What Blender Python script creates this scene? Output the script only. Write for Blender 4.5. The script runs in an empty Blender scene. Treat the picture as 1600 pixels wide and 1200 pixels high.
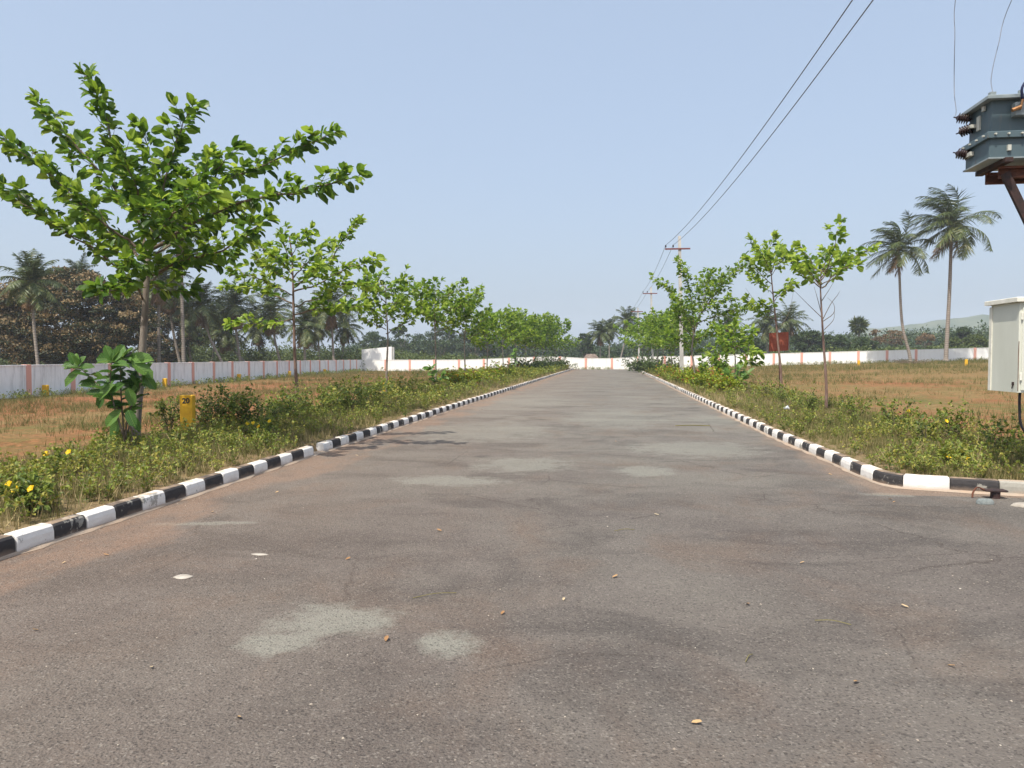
import bpy, math, random
import numpy as np
from mathutils import Vector, Matrix

S = bpy.context.scene
COL = S.collection
R = math.radians
rng = np.random.default_rng(7)

# ------------------------------------------------------------------ camera
EYE = 1.6; YAW = 7.65; PITCH = -2.1; F = 1150.0
cam_d = bpy.data.cameras.new("camera"); cam = bpy.data.objects.new("camera", cam_d); COL.objects.link(cam)
cam_d.sensor_width = 36.0; cam_d.lens = 36.0 * F / 1600.0
cam_d.clip_start = 0.05; cam_d.clip_end = 8000
cam.location = (0, 0, EYE)
cam.rotation_euler = (R(90 + PITCH), 0, R(YAW))
S.camera = cam
# ------------------------------------------------------------------ world, sun, exposure
SUN_EL = 60.0
tsx, tsy = -0.42, -0.90
w = bpy.data.worlds.new("World"); S.world = w; w.use_nodes = True
wn = w.node_tree; bg = wn.nodes["Background"]
sky = wn.nodes.new("ShaderNodeTexSky"); sky.sky_type = 'NISHITA'; sky.sun_disc = False
sky.sun_elevation = R(SUN_EL); sky.sun_rotation = math.atan2(tsx, tsy)
sky.altitude = 0; sky.air_density = 1.0; sky.dust_density = 6.0; sky.ozone_density = 1.6
hzm = wn.nodes.new("ShaderNodeMix"); hzm.data_type = 'RGBA'; hzm.inputs[0].default_value = 0.62      # thick tropical haze evens out the clear-sky gradient
hzm.inputs[7].default_value = (2.02, 2.48, 3.15, 1); wn.links.new(sky.outputs[0], hzm.inputs[6]); wn.links.new(hzm.outputs[2], bg.inputs[0]); bg.inputs[1].default_value = 0.15
sun_d = bpy.data.lights.new("sun", 'SUN'); sun = bpy.data.objects.new("sun", sun_d); COL.objects.link(sun)
sun_d.energy = 3.3; sun_d.angle = R(0.6); sun_d.color = (1.0, 0.94, 0.84)
hh = math.cos(R(SUN_EL)); nn = math.hypot(tsx, tsy)
to_sun = Vector((tsx / nn * hh, tsy / nn * hh, math.sin(R(SUN_EL))))
sun.rotation_euler = (-to_sun).to_track_quat('-Z', 'Y').to_euler()
S.view_settings.view_transform = 'Standard'; S.view_settings.look = 'None'
S.view_settings.exposure = 0.78; S.view_settings.gamma = 1.0
S.render.engine = 'CYCLES'
S.cycles.use_denoising = True
S.cycles.max_bounces = 8; S.cycles.volume_bounces = 2; S.cycles.transparent_max_bounces = 12

# ------------------------------------------------------------------ projection helpers (photo is 1600x1200)
_cy, _sy = math.cos(R(YAW)), math.sin(R(YAW))
_cp, _sp = math.cos(R(PITCH)), math.sin(R(PITCH))
FWD = np.array([-_sy * _cp, _cy * _cp, _sp]); RGT = np.array([_cy, _sy, 0.0]); UPV = np.cross(RGT, FWD)
CAMP = np.array([0, 0, EYE])
def pt(px, py, d):
    """world point seen at (px,py) at distance d along the camera axis"""
    return CAMP + FWD * d + RGT * ((px - 800) / F * d) + UPV * ((600 - py) / F * d)
def smooth(t):
    t = np.clip(t, 0, 1); return t * t * (3 - 2 * t)
KL = -4.75                      # left kerb face
def kxr(y):                     # right kerb face
    return np.interp(y, [9.42, 9.75, 10.2, 12.0, 15.0, 200.0], [3.52, 3.34, 3.30, 3.28, 3.17, 3.15])
def ksd(x):                     # kerb face of the side road
    return np.interp(x, [3.5, 4.0, 4.48, 5.2, 7.0, 14.0], [9.42, 9.30, 9.17, 9.02, 8.86, 8.80])
def wxl(y):                     # line of the left wall
    return -25.9 - 0.0988 * (np.asarray(y, float) - 15.0)
def gz(X, Y):
    X = np.asarray(X, float); Y = np.asarray(Y, float)
    z = -0.42 * smooth((-X - 7.5) / 14)
    z = z + np.clip(X - 6, 0, 48) * 0.028 * smooth((Y - 6) / 70)
    vergeL = X < KL - 0.07
    vergeR = (X > kxr(Y) + 0.07) & (Y > ksd(X) + 0.07)
    z = z + np.where(vergeL | vergeR, 0.11, -0.10)
    return z
def gp(px, d):
    """ground point under column px at camera depth d"""
    p = pt(px, 557, d); return float(p[0]), float(p[1]), float(gz(p[0], p[1]))

# ------------------------------------------------------------------ node materials
class M:
    def __init__(s, name, rough=0.7, spec=0.3):
        s.m = bpy.data.materials.new(name); s.m.use_nodes = True
        s.t = s.m.node_tree; s.b = s.t.nodes["Principled BSDF"]
        s.b.inputs["Roughness"].default_value = rough
        s.b.inputs["Specular IOR Level"].default_value = spec
        s.out = s.t.nodes["Material Output"]
        s.tc = s.t.nodes.new("ShaderNodeTexCoord"); s.geo = None
    def L(s, a, b): s.t.links.new(a, b)
    def put(s, sock, v):
        if isinstance(v, bpy.types.NodeSocket): s.L(v, sock)
        elif isinstance(v, (tuple, list)) and len(v) == 3 and sock.type == 'RGBA': sock.default_value = (*v, 1)
        else: sock.default_value = v
    def pos(s):
        if s.geo is None: s.geo = s.t.nodes.new("ShaderNodeNewGeometry")
        return s.geo.outputs["Position"]
    def obj(s): return s.tc.outputs["Object"]
    def mapv(s, v, scale=(1, 1, 1), loc=(0, 0, 0), rot=(0, 0, 0)):
        n = s.t.nodes.new("ShaderNodeMapping"); s.L(v, n.inputs[0])
        n.inputs["Scale"].default_value = scale; n.inputs["Location"].default_value = loc
        n.inputs["Rotation"].default_value = rot
        return n.outputs[0]
    def noise(s, v, scale, detail=4, rough=0.55, dist=0.0):
        n = s.t.nodes.new("ShaderNodeTexNoise"); s.L(v, n.inputs["Vector"])
        n.inputs["Scale"].default_value = scale; n.inputs["Detail"].default_value = detail
        n.inputs["Roughness"].default_value = rough; n.inputs["Distortion"].default_value = dist
        return n.outputs[0]
    def voro(s, v, scale, feat='F1', out=0, rand=1.0):
        n = s.t.nodes.new("ShaderNodeTexVoronoi"); n.feature = feat; s.L(v, n.inputs["Vector"])
        n.inputs["Scale"].default_value = scale; n.inputs["Randomness"].default_value = rand
        return n.outputs[out]
    def ramp(s, f, stops):
        n = s.t.nodes.new("ShaderNodeValToRGB"); s.put(n.inputs[0], f)
        e = n.color_ramp.elements
        while len(e) < len(stops): e.new(0.5)
        for i, (p, c) in enumerate(stops):
            e[i].position = p; e[i].color = (c, c, c, 1) if not isinstance(c, tuple) else (*c, 1)
        return n.outputs[0]
    def mix(s, f, a, b, mode='MIX'):
        n = s.t.nodes.new("ShaderNodeMix"); n.data_type = 'RGBA'; n.blend_type = mode
        s.put(n.inputs[0], f); s.put(n.inputs[6], a); s.put(n.inputs[7], b)
        return n.outputs[2]
    def math(s, op, a, b=0.0, c=None, clamp=False):
        n = s.t.nodes.new("ShaderNodeMath"); n.operation = op; n.use_clamp = clamp
        s.put(n.inputs[0], a); s.put(n.inputs[1], b)
        if c is not None: s.put(n.inputs[2], c)
        return n.outputs[0]
    def sep(s, v):
        n = s.t.nodes.new("ShaderNodeSeparateXYZ"); s.L(v, n.inputs[0]); return n.outputs
    def attr(s, name, out="Fac"):
        n = s.t.nodes.new("ShaderNodeAttribute"); n.attribute_name = name; return n.outputs[out]
    def color(s, c): s.put(s.b.inputs["Base Color"], c)
    def bump(s, h, strength=0.3, dist=0.01):
        n = s.t.nodes.new("ShaderNodeBump"); s.L(h, n.inputs["Height"])
        n.inputs["Strength"].default_value = strength; n.inputs["Distance"].default_value = dist
        s.L(n.outputs[0], s.b.inputs["Normal"])
    def rough(s, v): s.put(s.b.inputs["Roughness"], v)
    def leaf(s, col, trans=0.35, tcol=None):
        """principled leaf with light passing through"""
        s.color(col)
        tr = s.t.nodes.new("ShaderNodeBsdfTranslucent"); s.put(tr.inputs[0], tcol if tcol is not None else col)
        mx = s.t.nodes.new("ShaderNodeMixShader"); mx.inputs[0].default_value = trans
        s.L(s.b.outputs[0], mx.inputs[1]); s.L(tr.outputs[0], mx.inputs[2]); s.L(mx.outputs[0], s.out.inputs[0])
        return s.m

def ellipse(m, P, cx, cy, rx, ry, ang=0.0, wob=0.35, soft=0.35, nz=None):
    """stain mask: 1 inside a wobbly ellipse on the ground"""
    x, y, _ = m.sep(P)
    dx = m.math('SUBTRACT', x, cx); dy = m.math('SUBTRACT', y, cy)
    c, s_ = math.cos(ang), math.sin(ang)
    u = m.math('ADD', m.math('MULTIPLY', dx, c / rx), m.math('MULTIPLY', dy, s_ / rx))
    v = m.math('ADD', m.math('MULTIPLY', dx, -s_ / ry), m.math('MULTIPLY', dy, c / ry))
    r = m.math('SQRT', m.math('ADD', m.math('MULTIPLY', u, u), m.math('MULTIPLY', v, v)))
    r = m.math('ADD', r, m.math('MULTIPLY', m.math('SUBTRACT', nz, 0.5), wob * 2))
    return m.math('DIVIDE', m.math('SUBTRACT', 1.0, r), soft, clamp=True)

def mat_asphalt():
    m = M("asphalt", 0.88, 0.25); P = m.pos()
    big = m.noise(P, 0.28, 5, 0.6); mid = m.noise(P, 1.5, 6, 0.62, 0.3); fine = m.noise(P, 60, 3, 0.7)
    col = m.mix(m.ramp(mid, [(0.3, 0.0), (0.72, 1.0)]), (0.074, 0.061, 0.055), (0.117, 0.099, 0.089))
    col = m.mix(m.ramp(big, [(0.42, 0.0), (0.62, 0.6)]), col, (0.137, 0.122, 0.107))
    # transverse wear / dust bands further along
    bands = m.noise(m.mapv(P, (0.22, 0.75, 1)), 1.1, 5, 0.6, 0.4)
    x, y, _ = m.sep(P)
    far = m.math('DIVIDE', m.math('SUBTRACT', y, 6.0), 14.0, clamp=True)
    col = m.mix(m.math('MULTIPLY', m.ramp(bands, [(0.45, 0.0), (0.66, 0.75)]), far), col, (0.189, 0.181, 0.152))
    col = m.mix(m.math('MULTIPLY', far, 0.45), col, (0.159, 0.148, 0.130))
    # brown stains
    br = m.noise(m.mapv(P, (1, 0.7, 1), (7, 3, 0)), 0.9, 6, 0.65, 0.6)
    col = m.mix(m.ramp(br, [(0.50, 0.0), (0.68, 0.42)]), col, (0.115, 0.074, 0.052))
    dk = m.noise(m.mapv(P, (0.8, 1.3, 1), (1, 9, 0)), 0.8, 6, 0.6, 0.8)
    col = m.mix(m.ramp(dk, [(0.50, 0.0), (0.66, 0.6)]), col, (0.048, 0.041, 0.038))
    # hairline cracks
    vv = m.mix(0.22, P, m.noise(P, 1.4, 5, 0.7)); 
    ck = m.voro(vv, 0.55, 'DISTANCE_TO_EDGE')
    ckm = m.math('MULTIPLY', m.ramp(ck, [(0.0, 1.0), (0.005, 0.0)]), m.ramp(m.noise(P, 0.5, 2), [(0.48, 0.0), (0.54, 0.75)]))
    col = m.mix(ckm, col, (0.041, 0.031, 0.026))
    # worn grey-green aggregate patches
    wz = m.noise(P, 3.4, 8, 0.72)
    pale = None
    for (px, py, rx, ry, a) in [(515, 968, 0.46, 0.34, 0.2), (435, 1005, 0.30, 0.2, 0.3), (690, 1004, 0.24, 0.20, 0), (700, 750, 0.9, 0.45, 0), (1090, 700, 1.4, 1.3, 0),
                                (820, 725, 0.9, 0.9, 0), (1010, 735, 0.5, 0.6, 0), (320, 817, 0.55, 0.10, 0.2), (760, 672, 1.8, 2.5, 0), (960, 652, 1.7, 3.5, 0),
                                (1120, 655, 0.8, 2.0, 0), (820, 625, 2.0, 6, 0), (1385, 772, 0.3, 0.15, 0)]:
        dd = EYE * F / (py - 557); q = pt(px, py, dd)
        e = ellipse(m, P, float(q[0]), float(q[1]), rx * 1.1, ry * 1.1, a, 1.0, 0.55, wz)
        pale = e if pale is None else m.math('MAXIMUM', pale, e)
    grain = 1.0; brk = m.math('ADD', m.math('MULTIPLY', m.noise(P, 14, 5, 0.75), 0.55), m.math('MULTIPLY', m.noise(P, 70, 2, 0.7), 0.45)); pale = m.math('MULTIPLY', m.math('SUBTRACT', m.math('ADD', pale, m.math('MULTIPLY', brk, 1.6)), 1.0), 1.25, clamp=True)
    near = m.math('SUBTRACT', 1.0, m.math('MULTIPLY', far, 0.55)); pale = m.math('MULTIPLY', pale, near)
    col = m.mix(m.math('MULTIPLY', m.math('MULTIPLY', pale, grain), 0.75), col, (0.205, 0.203, 0.175))
    # oil/dark strip at the corner
    q = pt(1500, 800, EYE * F / 240)
    e = ellipse(m, P, float(q[0]), float(q[1]), 1.6, 0.7, 0.0, 0.6, 0.8, wz)
    col = m.mix(m.math('MULTIPLY', e, 0.5), col, (0.044, 0.038, 0.035))
    # red-brown dust along the kerbs
    dn = m.math('MULTIPLY', m.noise(m.mapv(P, (1, 0.45, 1)), 1.6, 5, 0.6), 1.0)
    dl = m.math('SUBTRACT', m.math('SUBTRACT', x, KL), m.math('MULTIPLY', m.math('SUBTRACT', dn, 0.42), 3.4))
    dl = m.math('SUBTRACT', 1.0, m.math('DIVIDE', dl, 0.55), clamp=True)
    dr = m.math('SUBTRACT', m.math('SUBTRACT', 3.2, x), m.math('MULTIPLY', m.math('SUBTRACT', dn, 0.5), 1.6))
    dr = m.math('SUBTRACT', 1.0, m.math('DIVIDE', dr, 0.3), clamp=True)
    dr = m.math('MULTIPLY', dr, m.math('GREATER_THAN', y, 9.0))
    col = m.mix(m.math('MULTIPLY', dl, 0.45), col, (0.244, 0.137, 0.085))
    col = m.mix(m.math('MULTIPLY', dr, 0.45), col, (0.252, 0.163, 0.111))
    # thin film of brown dust over the left near half
    ld = m.math('DIVIDE', m.math('SUBTRACT', 0.0, x), 5.0, clamp=True)
    col = m.mix(m.math('MULTIPLY', ld, 0.30), col, (0.192, 0.130, 0.092))
    sp_ = m.voro(m.mix(0.12, P, m.noise(P, 3, 4, 0.7)), 0.9, 'F1', 0)
    blot = m.math('MULTIPLY', m.ramp(sp_, [(0.05, 0.55), (0.16, 0.0)]), m.ramp(m.noise(P, 0.35, 3), [(0.52, 0.0), (0.58, 1.0)]))
    col = m.mix(blot, col, (0.05, 0.042, 0.038))
    col = m.mix(m.math('MULTIPLY', m.ramp(m.noise(P, 6, 6, 0.8), [(0.55, 0.0), (0.75, 0.5)]), 1.0), col, (0.17, 0.145, 0.12))
    # aggregate: light and dark chips
    vc = m.voro(P, 95, 'F1', 1)
    vs = m.sep(vc)[0]
    col = m.mix(m.ramp(vs, [(0.88, 0.0), (0.99, 0.38)]), col, (0.266, 0.237, 0.207))
    col = m.mix(m.ramp(vs, [(0.03, 0.6), (0.22, 0.0)]), col, (0.022, 0.019, 0.018))
    col = m.mix(m.math('MULTIPLY', m.math('SUBTRACT', fine, 0.5), 1.3, clamp=True), col, (0.222, 0.200, 0.178))
    col = m.mix(1.0, col, (1.15, 1.17, 1.15), 'MULTIPLY')
    m.color(col)
    hgt = m.math('ADD', m.math('MULTIPLY', m.noise(P, 85, 3, 0.7), 1.0), m.math('MULTIPLY', m.voro(P, 80), 0.7))
    m.bump(hgt, 0.75, 0.012)
    return m.m

def mat_ground():
    m = M("soil", 0.95, 0.1); P = m.pos(); x, y, z = m.sep(P)
    n1 = m.noise(m.mapv(P, (1, 0.55, 1)), 0.16, 6, 0.62, 0.4)
    n2 = m.noise(m.mapv(P, (1, 0.8, 1)), 0.7, 6, 0.65, 0.3)
    n3 = m.noise(P, 7, 4, 0.6)
    soil = m.mix(m.ramp(n3, [(.35, 0.0), (.65, 1.0)]), (0.155, 0.064, 0.029), (0.31, 0.138, 0.066))
    straw = m.mix(m.ramp(m.noise(P, 5, 5, 0.7), [(.35, 0.0), (.65, 1.0)]), (0.125, 0.095, 0.036), (0.275, 0.205, 0.092))
    green = m.mix(m.noise(P, 4, 5, 0.7), (0.064, 0.080, 0.021), (0.144, 0.144, 0.047))
    f = m.math('ADD', m.math('MULTIPLY', n1, 0.55), m.math('MULTIPLY', n2, 0.45))
    # right field is strawier, left redder
    side = m.math('DIVIDE', m.math('ADD', x, 1.0), 42.0, clamp=True)
    f2 = m.math('ADD', f, m.math('MULTIPLY', side, 0.26))
    col = m.mix(m.ramp(f2, [(0.46, 0.0), (0.58, 0.9)]), soil, straw)
    g = m.noise(m.mapv(P, (1, 0.6, 1), (5, 5, 0)), 0.22, 6, 0.65, 0.5)
    col = m.mix(m.ramp(g, [(0.50, 0.0), (0.66, 0.8)]), col, green)
    # soil crumbs showing through
    col = m.mix(m.ramp(m.noise(P, 2.5, 6, 0.75), [(0.48, 0.0), (0.60, 0.7)]), col, soil)
    # greener near the walls
    wl = m.math('SUBTRACT', 1.0, m.math('DIVIDE', m.math('ADD', m.math('ADD', x, 24.42), m.math('MULTIPLY', y, 0.0988)), 3.5), clamp=True)
    wf = m.math('MULTIPLY', m.math('DIVIDE', m.math('SUBTRACT', y, 84.0), 9.0, clamp=True), 0.8)
    col = m.mix(m.math('MULTIPLY', m.math('MAXIMUM', wl, wf), m.ramp(n2, [(0.3, 0.3), (0.6, 1.0)])), col, (0.120, 0.116, 0.043))
    # verges
    ax = m.math('ABSOLUTE', m.math('ADD', x, 0.8))
    vg = m.math('SUBTRACT', 1.0, m.math('DIVIDE', m.math('SUBTRACT', ax, 6.8), 1.6), clamp=True)
    vcol = m.mix(m.noise(P, 3, 5, 0.7), (0.136, 0.108, 0.055), (0.264, 0.204, 0.119))
    col = m.mix(m.math('MULTIPLY', vg, 0.8), col, vcol)
    # far land beyond the wall: scrub green
    fg = m.math('MULTIPLY', m.math('DIVIDE', m.math('SUBTRACT', y, 99.0), 10.0, clamp=True), 0.9)
    col = m.mix(fg, col, (0.072, 0.080, 0.034))
    m.color(col)
    m.bump(m.math('ADD', m.math('MULTIPLY', n3, 0.6), m.noise(P, 1.8, 6, 0.7)), 0.9, 0.16)
    return m.m

def mat_kerb():
    m = M("kerb_paint", 0.75, 0.3); P = m.pos(); a = m.attr("paint")
    chip = m.noise(P, 9, 6, 0.68, 0.3); chip2 = m.noise(P, 2.0, 3, 0.5)
    tot = m.math('ADD', m.math('MULTIPLY', chip, 0.55), m.math('MULTIPLY', chip2, 0.45))
    wh = m.mix(m.noise(P, 14, 4), (0.66, 0.63, 0.58), (0.82, 0.80, 0.76))
    bk = m.mix(m.noise(P, 14, 4), (0.020, 0.019, 0.020), (0.055, 0.05, 0.05))
    conc = m.mix(m.noise(P, 20, 5, 0.7), (0.20, 0.19, 0.16), (0.42, 0.40, 0.35))
    isw = m.math('GREATER_THAN', a, 0.75); isb = m.math('LESS_THAN', a, 0.25)
    col = m.mix(isw, conc, wh); col = m.mix(isb, col, bk)
    flake = m.ramp(tot, [(0.57, 0.0), (0.59, 1.0)])
    col = m.mix(m.math('MULTIPLY', flake, 0.85), col, conc)
    # dust lying on top and splashed at the foot
    n = m.t.nodes.new("ShaderNodeNewGeometry"); nz = m.sep(n.outputs["Normal"])[2]
    top = m.math('MULTIPLY', m.math('GREATER_THAN', nz, 0.8), m.ramp(m.noise(P, 5, 5, 0.65), [(0.42, 0.15), (0.62, 0.75)]))
    col = m.mix(top, col, (0.42, 0.30, 0.20))
    z = m.sep(P)[2]
    foot = m.math('SUBTRACT', 1.0, m.math('DIVIDE', z, m.math('MULTIPLY', m.noise(P, 6, 4), 0.13)), clamp=True)
    col = m.mix(m.math('MULTIPLY', foot, 0.75), col, (0.34, 0.245, 0.175))
    m.color(col); m.bump(m.noise(P, 30, 5, 0.65), 0.5, 0.01)
    return m.m

def mat_wall(name, base, dark, stain=0.5):
    m = M(name, 0.9, 0.15); P = m.pos(); z = m.sep(P)[2]
    st = m.noise(m.mapv(P, (2.5, 2.5, 0.35)), 1.2, 6, 0.7, 0.2)
    col = m.mix(m.ramp(st, [(0.50, 0.0), (0.70, stain)]), base, dark)
    st2 = m.noise(m.mapv(P, (9, 9, 0.8)), 1.0, 4, 0.7)
    col = m.mix(m.ramp(st2, [(0.60, 0.0), (0.72, stain * 0.9)]), col, dark)
    col = m.mix(m.ramp(m.noise(P, 0.6, 4, 0.6), [(0.5, 0.0), (0.75, stain * 0.4)]), col, dark)
    m.color(col); m.bump(m.noise(P, 12, 5), 0.3, 0.01)
    return m.m

def mat_simple(name, c1, c2, scale=8, rough=0.7, metal=0.0, bump=0.2, spec=0.3, stretch=(1, 1, 1), detail=5):
    m = M(name, rough, spec); O = m.mapv(m.obj(), stretch)
    n = m.noise(O, scale, detail, 0.65)
    m.color(m.mix(m.ramp(n, [(0.35, 0.0), (0.65, 1.0)]), c1, c2))
    m.b.inputs["Metallic"].default_value = metal
    if bump: m.bump(m.noise(O, scale * 3, 4, 0.65), bump, 0.01)
    return m.m

def mat_leaf(name, stops, trans=0.35, rough=0.42, tint=1.5, spec=0.4, veins=False):
    m = M(name, rough, spec)
    c = m.ramp(m.attr("var"), stops)
    if veins:
        uv = m.attr("luv", "Vector"); u, v, _ = m.sep(uv)
        av = m.math('ABSOLUTE', v)
        s = m.math('SUBTRACT', m.math('MULTIPLY', u, 9.0), m.math('MULTIPLY', av, 5.0))
        fr = m.math('ABSOLUTE', m.math('SUBTRACT', m.math('FRACT', s), 0.5))
        vein = m.ramp(fr, [(0.0, 1.0), (0.12, 0.0)])
        mid = m.ramp(av, [(0.0, 1.0), (0.05, 0.0)])
        c = m.mix(m.math('MULTIPLY', m.math('MAXIMUM', vein, mid), 0.35), c, (0.30, 0.42, 0.12))
        m.bump(fr, 0.5, 0.01)
    hs = m.t.nodes.new("ShaderNodeHueSaturation"); hs.inputs["Value"].default_value = tint
    hs.inputs["Hue"].default_value = 0.485
    m.L(c, hs.inputs["Color"])
    return m.leaf(c, trans, hs.outputs[0])

MAT = {}
MAT['asphalt'] = mat_asphalt(); MAT['soil'] = mat_ground(); MAT['kerb'] = mat_kerb()
MAT['wall'] = mat_wall("whitewash", (0.86, 0.85, 0.83), (0.55, 0.50, 0.43), 0.3)
MAT['wall_old'] = mat_wall("weathered_whitewash", (0.88, 0.88, 0.89), (0.34, 0.34, 0.34), 0.6)
MAT['pink'] = mat_wall("pink_paint", (0.72, 0.38, 0.31), (0.55, 0.30, 0.25), 0.4)
MAT['yellow'] = mat_simple("yellow_paint", (0.62, 0.33, 0.02), (0.75, 0.45, 0.03), 10, 0.6)
MAT['black'] = mat_simple("black_paint", (0.02, 0.02, 0.02), (0.04, 0.04, 0.04), 10, 0.6)
MAT['concrete'] = mat_simple("pole_concrete", (0.34, 0.33, 0.31), (0.50, 0.49, 0.46), 3, 0.85, stretch=(1, 1, 0.3))
MAT['rust'] = mat_simple("rusty_steel", (0.06, 0.026, 0.018), (0.16, 0.06, 0.034), 12, 0.8)
MAT['darksteel'] = mat_simple("dark_steel", (0.02, 0.016, 0.016), (0.06, 0.03, 0.025), 12, 0.7)
MAT['redarm'] = mat_simple("red_oxide_arm", (0.13, 0.045, 0.04), (0.20, 0.065, 0.055), 6, 0.7)
MAT['redsign'] = mat_simple("red_oxide_plate", (0.20, 0.045, 0.028), (0.30, 0.085, 0.05), 5, 0.75)
MAT['tank0'] = mat_simple("tank_paint", (0.060, 0.095, 0.110), (0.085, 0.125, 0.140), 3, 0.45, spec=0.45, bump=0.05)
m = M("weathered_tank_paint", 0.5, 0.45); O_ = m.obj()
tc_ = m.mix(m.noise(O_, 3, 5), (0.056, 0.090, 0.105), (0.085, 0.125, 0.140))
tc_ = m.mix(m.ramp(m.noise(m.mapv(O_, (6, 6, 1.2)), 2.2, 6, 0.7), [(0.56, 0.0), (0.72, 0.6)]), tc_, (0.14, 0.13, 0.11))
tc_ = m.mix(m.ramp(m.noise(m.mapv(O_, (1, 1, .6), (3, 1, 2)), 9, 6, 0.75), [(0.64, 0.0), (0.70, 0.8)]), tc_, (0.12, 0.05, 0.025))
m.color(tc_); MAT['tank'] = m.m
MAT['tank_light'] = mat_simple("tank_lid_paint", (0.20, 0.24, 0.25), (0.26, 0.30, 0.31), 4, 0.5, bump=0.05)
MAT['lamp_grey'] = mat_simple("grey_plate", (0.42, 0.43, 0.38), (0.52, 0.52, 0.46), 12, 0.6)
MAT['porcelain'] = mat_simple("brown_porcelain", (0.018, 0.010, 0.010), (0.032, 0.016, 0.014), 5, 0.25, spec=0.5, bump=0)
MAT['box'] = mat_simple("box_paint", (0.54, 0.55, 0.47), (0.60, 0.61, 0.53), 2.0, 0.5, stretch=(1, 1, 0.4), bump=0.05)
MAT['boxlid'] = mat_simple("box_lid_paint", (0.60, 0.59, 0.50), (0.72, 0.70, 0.62), 9, 0.6)
MAT['cable'] = mat_simple("cable_rubber", (0.015, 0.015, 0.018), (0.03, 0.03, 0.035), 8, 0.5, bump=0)
MAT['bluecable'] = mat_simple("blue_cable", (0.015, 0.02, 0.06), (0.02, 0.025, 0.08), 8, 0.45, bump=0)
MAT['brass'] = mat_simple("brass_clamp", (0.35, 0.17, 0.08), (0.45, 0.25, 0.12), 8, 0.4, 0.8)
MAT['wire'] = mat_simple("aluminium_wire", (0.16, 0.17, 0.19), (0.20, 0.21, 0.23), 8, 0.5, 0.3, bump=0)
MAT['bark'] = mat_simple("young_bark", (0.13, 0.105, 0.085), (0.28, 0.245, 0.205), 9, 0.9, stretch=(2, 2, 0.35), bump=0.6)
MAT['bark_red'] = mat_simple("reddish_bark", (0.13, 0.075, 0.055), (0.24, 0.17, 0.14), 12, 0.9, stretch=(2, 2, 0.4), bump=0.5)
MAT['twig'] = mat_simple("twig_bark", (0.10, 0.075, 0.05), (0.19, 0.15, 0.11), 12, 0.9)
def mat_palmtrunk():
    m = M("palm_bark", 0.9, 0.15); O = m.obj(); z = m.sep(O)[2]
    ring = m.math('ABSOLUTE', m.math('SUBTRACT', m.math('FRACT', m.math('MULTIPLY', z, 4.0)), 0.5))
    c = m.mix(m.noise(O, 3, 5), (0.19, 0.155, 0.13), (0.34, 0.30, 0.26))
    m.color(m.mix(m.ramp(ring, [(0.0, 0.8), (0.14, 0.0)]), c, (0.09, 0.07, 0.055))); m.bump(ring, 0.6, 0.03)
    return m.m
MAT['palmtrunk'] = mat_palmtrunk()
MAT['leaf'] = mat_leaf("street_tree_leaf", [(0.0, (0.030, 0.075, 0.012)), (0.4, (0.070, 0.150, 0.016)), (0.7, (0.150, 0.250, 0.022)), (1.0, (0.30, 0.40, 0.06))], 0.45, 0.40, 1.8)
MAT['bigleaf'] = mat_leaf("broad_leaf", [(0.0, (0.022, 0.070, 0.012)), (0.5, (0.045, 0.125, 0.020)), (1.0, (0.12, 0.23, 0.045))], 0.38, 0.42, 1.7, veins=True)
MAT['weedleaf'] = mat_leaf("weed_leaf", [(0.0, (0.045, 0.080, 0.016)), (0.4, (0.11, 0.16, 0.026)), (0.75, (0.21, 0.26, 0.040)), (1.0, (0.36, 0.33, 0.07))], 0.3, 0.5, 1.5)
MAT['lime'] = mat_leaf("lime_shrub_leaf", [(0.0, (0.06, 0.12, 0.012)), (0.5, (0.19, 0.27, 0.02)), (0.9, (0.36, 0.40, 0.03)), (1.0, (0.32, 0.08, 0.03))], 0.3, 0.45, 1.5)
MAT['drygrass'] = mat_leaf("grass_blade", [(0.0, (0.075, 0.11, 0.025)), (0.35, (0.15, 0.155, 0.05)), (0.65, (0.27, 0.22, 0.10)), (1.0, (0.40, 0.32, 0.17))], 0.2, 0.7, 1.2, 0.15)
MAT['fieldgrass'] = mat_leaf("field_grass_blade", [(0.0, (0.06, 0.095, 0.02)), (0.3, (0.11, 0.125, 0.035)), (0.6, (0.21, 0.165, 0.07)), (1.0, (0.33, 0.25, 0.12))], 0.2, 0.7, 1.2, 0.15)
MAT['palmleaf'] = mat_leaf("palm_leaflet", [(0.0, (0.040, 0.060, 0.020)), (0.6, (0.085, 0.115, 0.032)), (1.0, (0.22, 0.21, 0.07))], 0.2, 0.45, 1.4)
MAT['deadfrond'] = mat_leaf("dead_frond", [(0.0, (0.10, 0.06, 0.03)), (1.0, (0.26, 0.17, 0.10))], 0.1, 0.8, 1.2, 0.1)
MAT['treeleaf'] = mat_leaf("tree_leaf", [(0.0, (0.020, 0.040, 0.012)), (0.5, (0.040, 0.072, 0.018)), (1.0, (0.085, 0.125, 0.03))], 0.2, 0.5, 1.4)
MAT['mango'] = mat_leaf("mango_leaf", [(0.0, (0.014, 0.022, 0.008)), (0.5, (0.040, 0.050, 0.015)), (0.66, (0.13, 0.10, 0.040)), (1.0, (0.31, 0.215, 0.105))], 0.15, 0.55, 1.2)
MAT['brownleaf'] = mat_leaf("dry_tree_leaf", [(0.0, (0.09, 0.07, 0.04)), (0.5, (0.20, 0.14, 0.08)), (1.0, (0.31, 0.22, 0.13))], 0.15, 0.7, 1.2, 0.1)
MAT['scrub'] = mat_leaf("scrub_leaf", [(0.0, (0.045, 0.07, 0.02)), (0.5, (0.085, 0.12, 0.032)), (1.0, (0.17, 0.20, 0.055))], 0.2, 0.6, 1.3)
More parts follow.
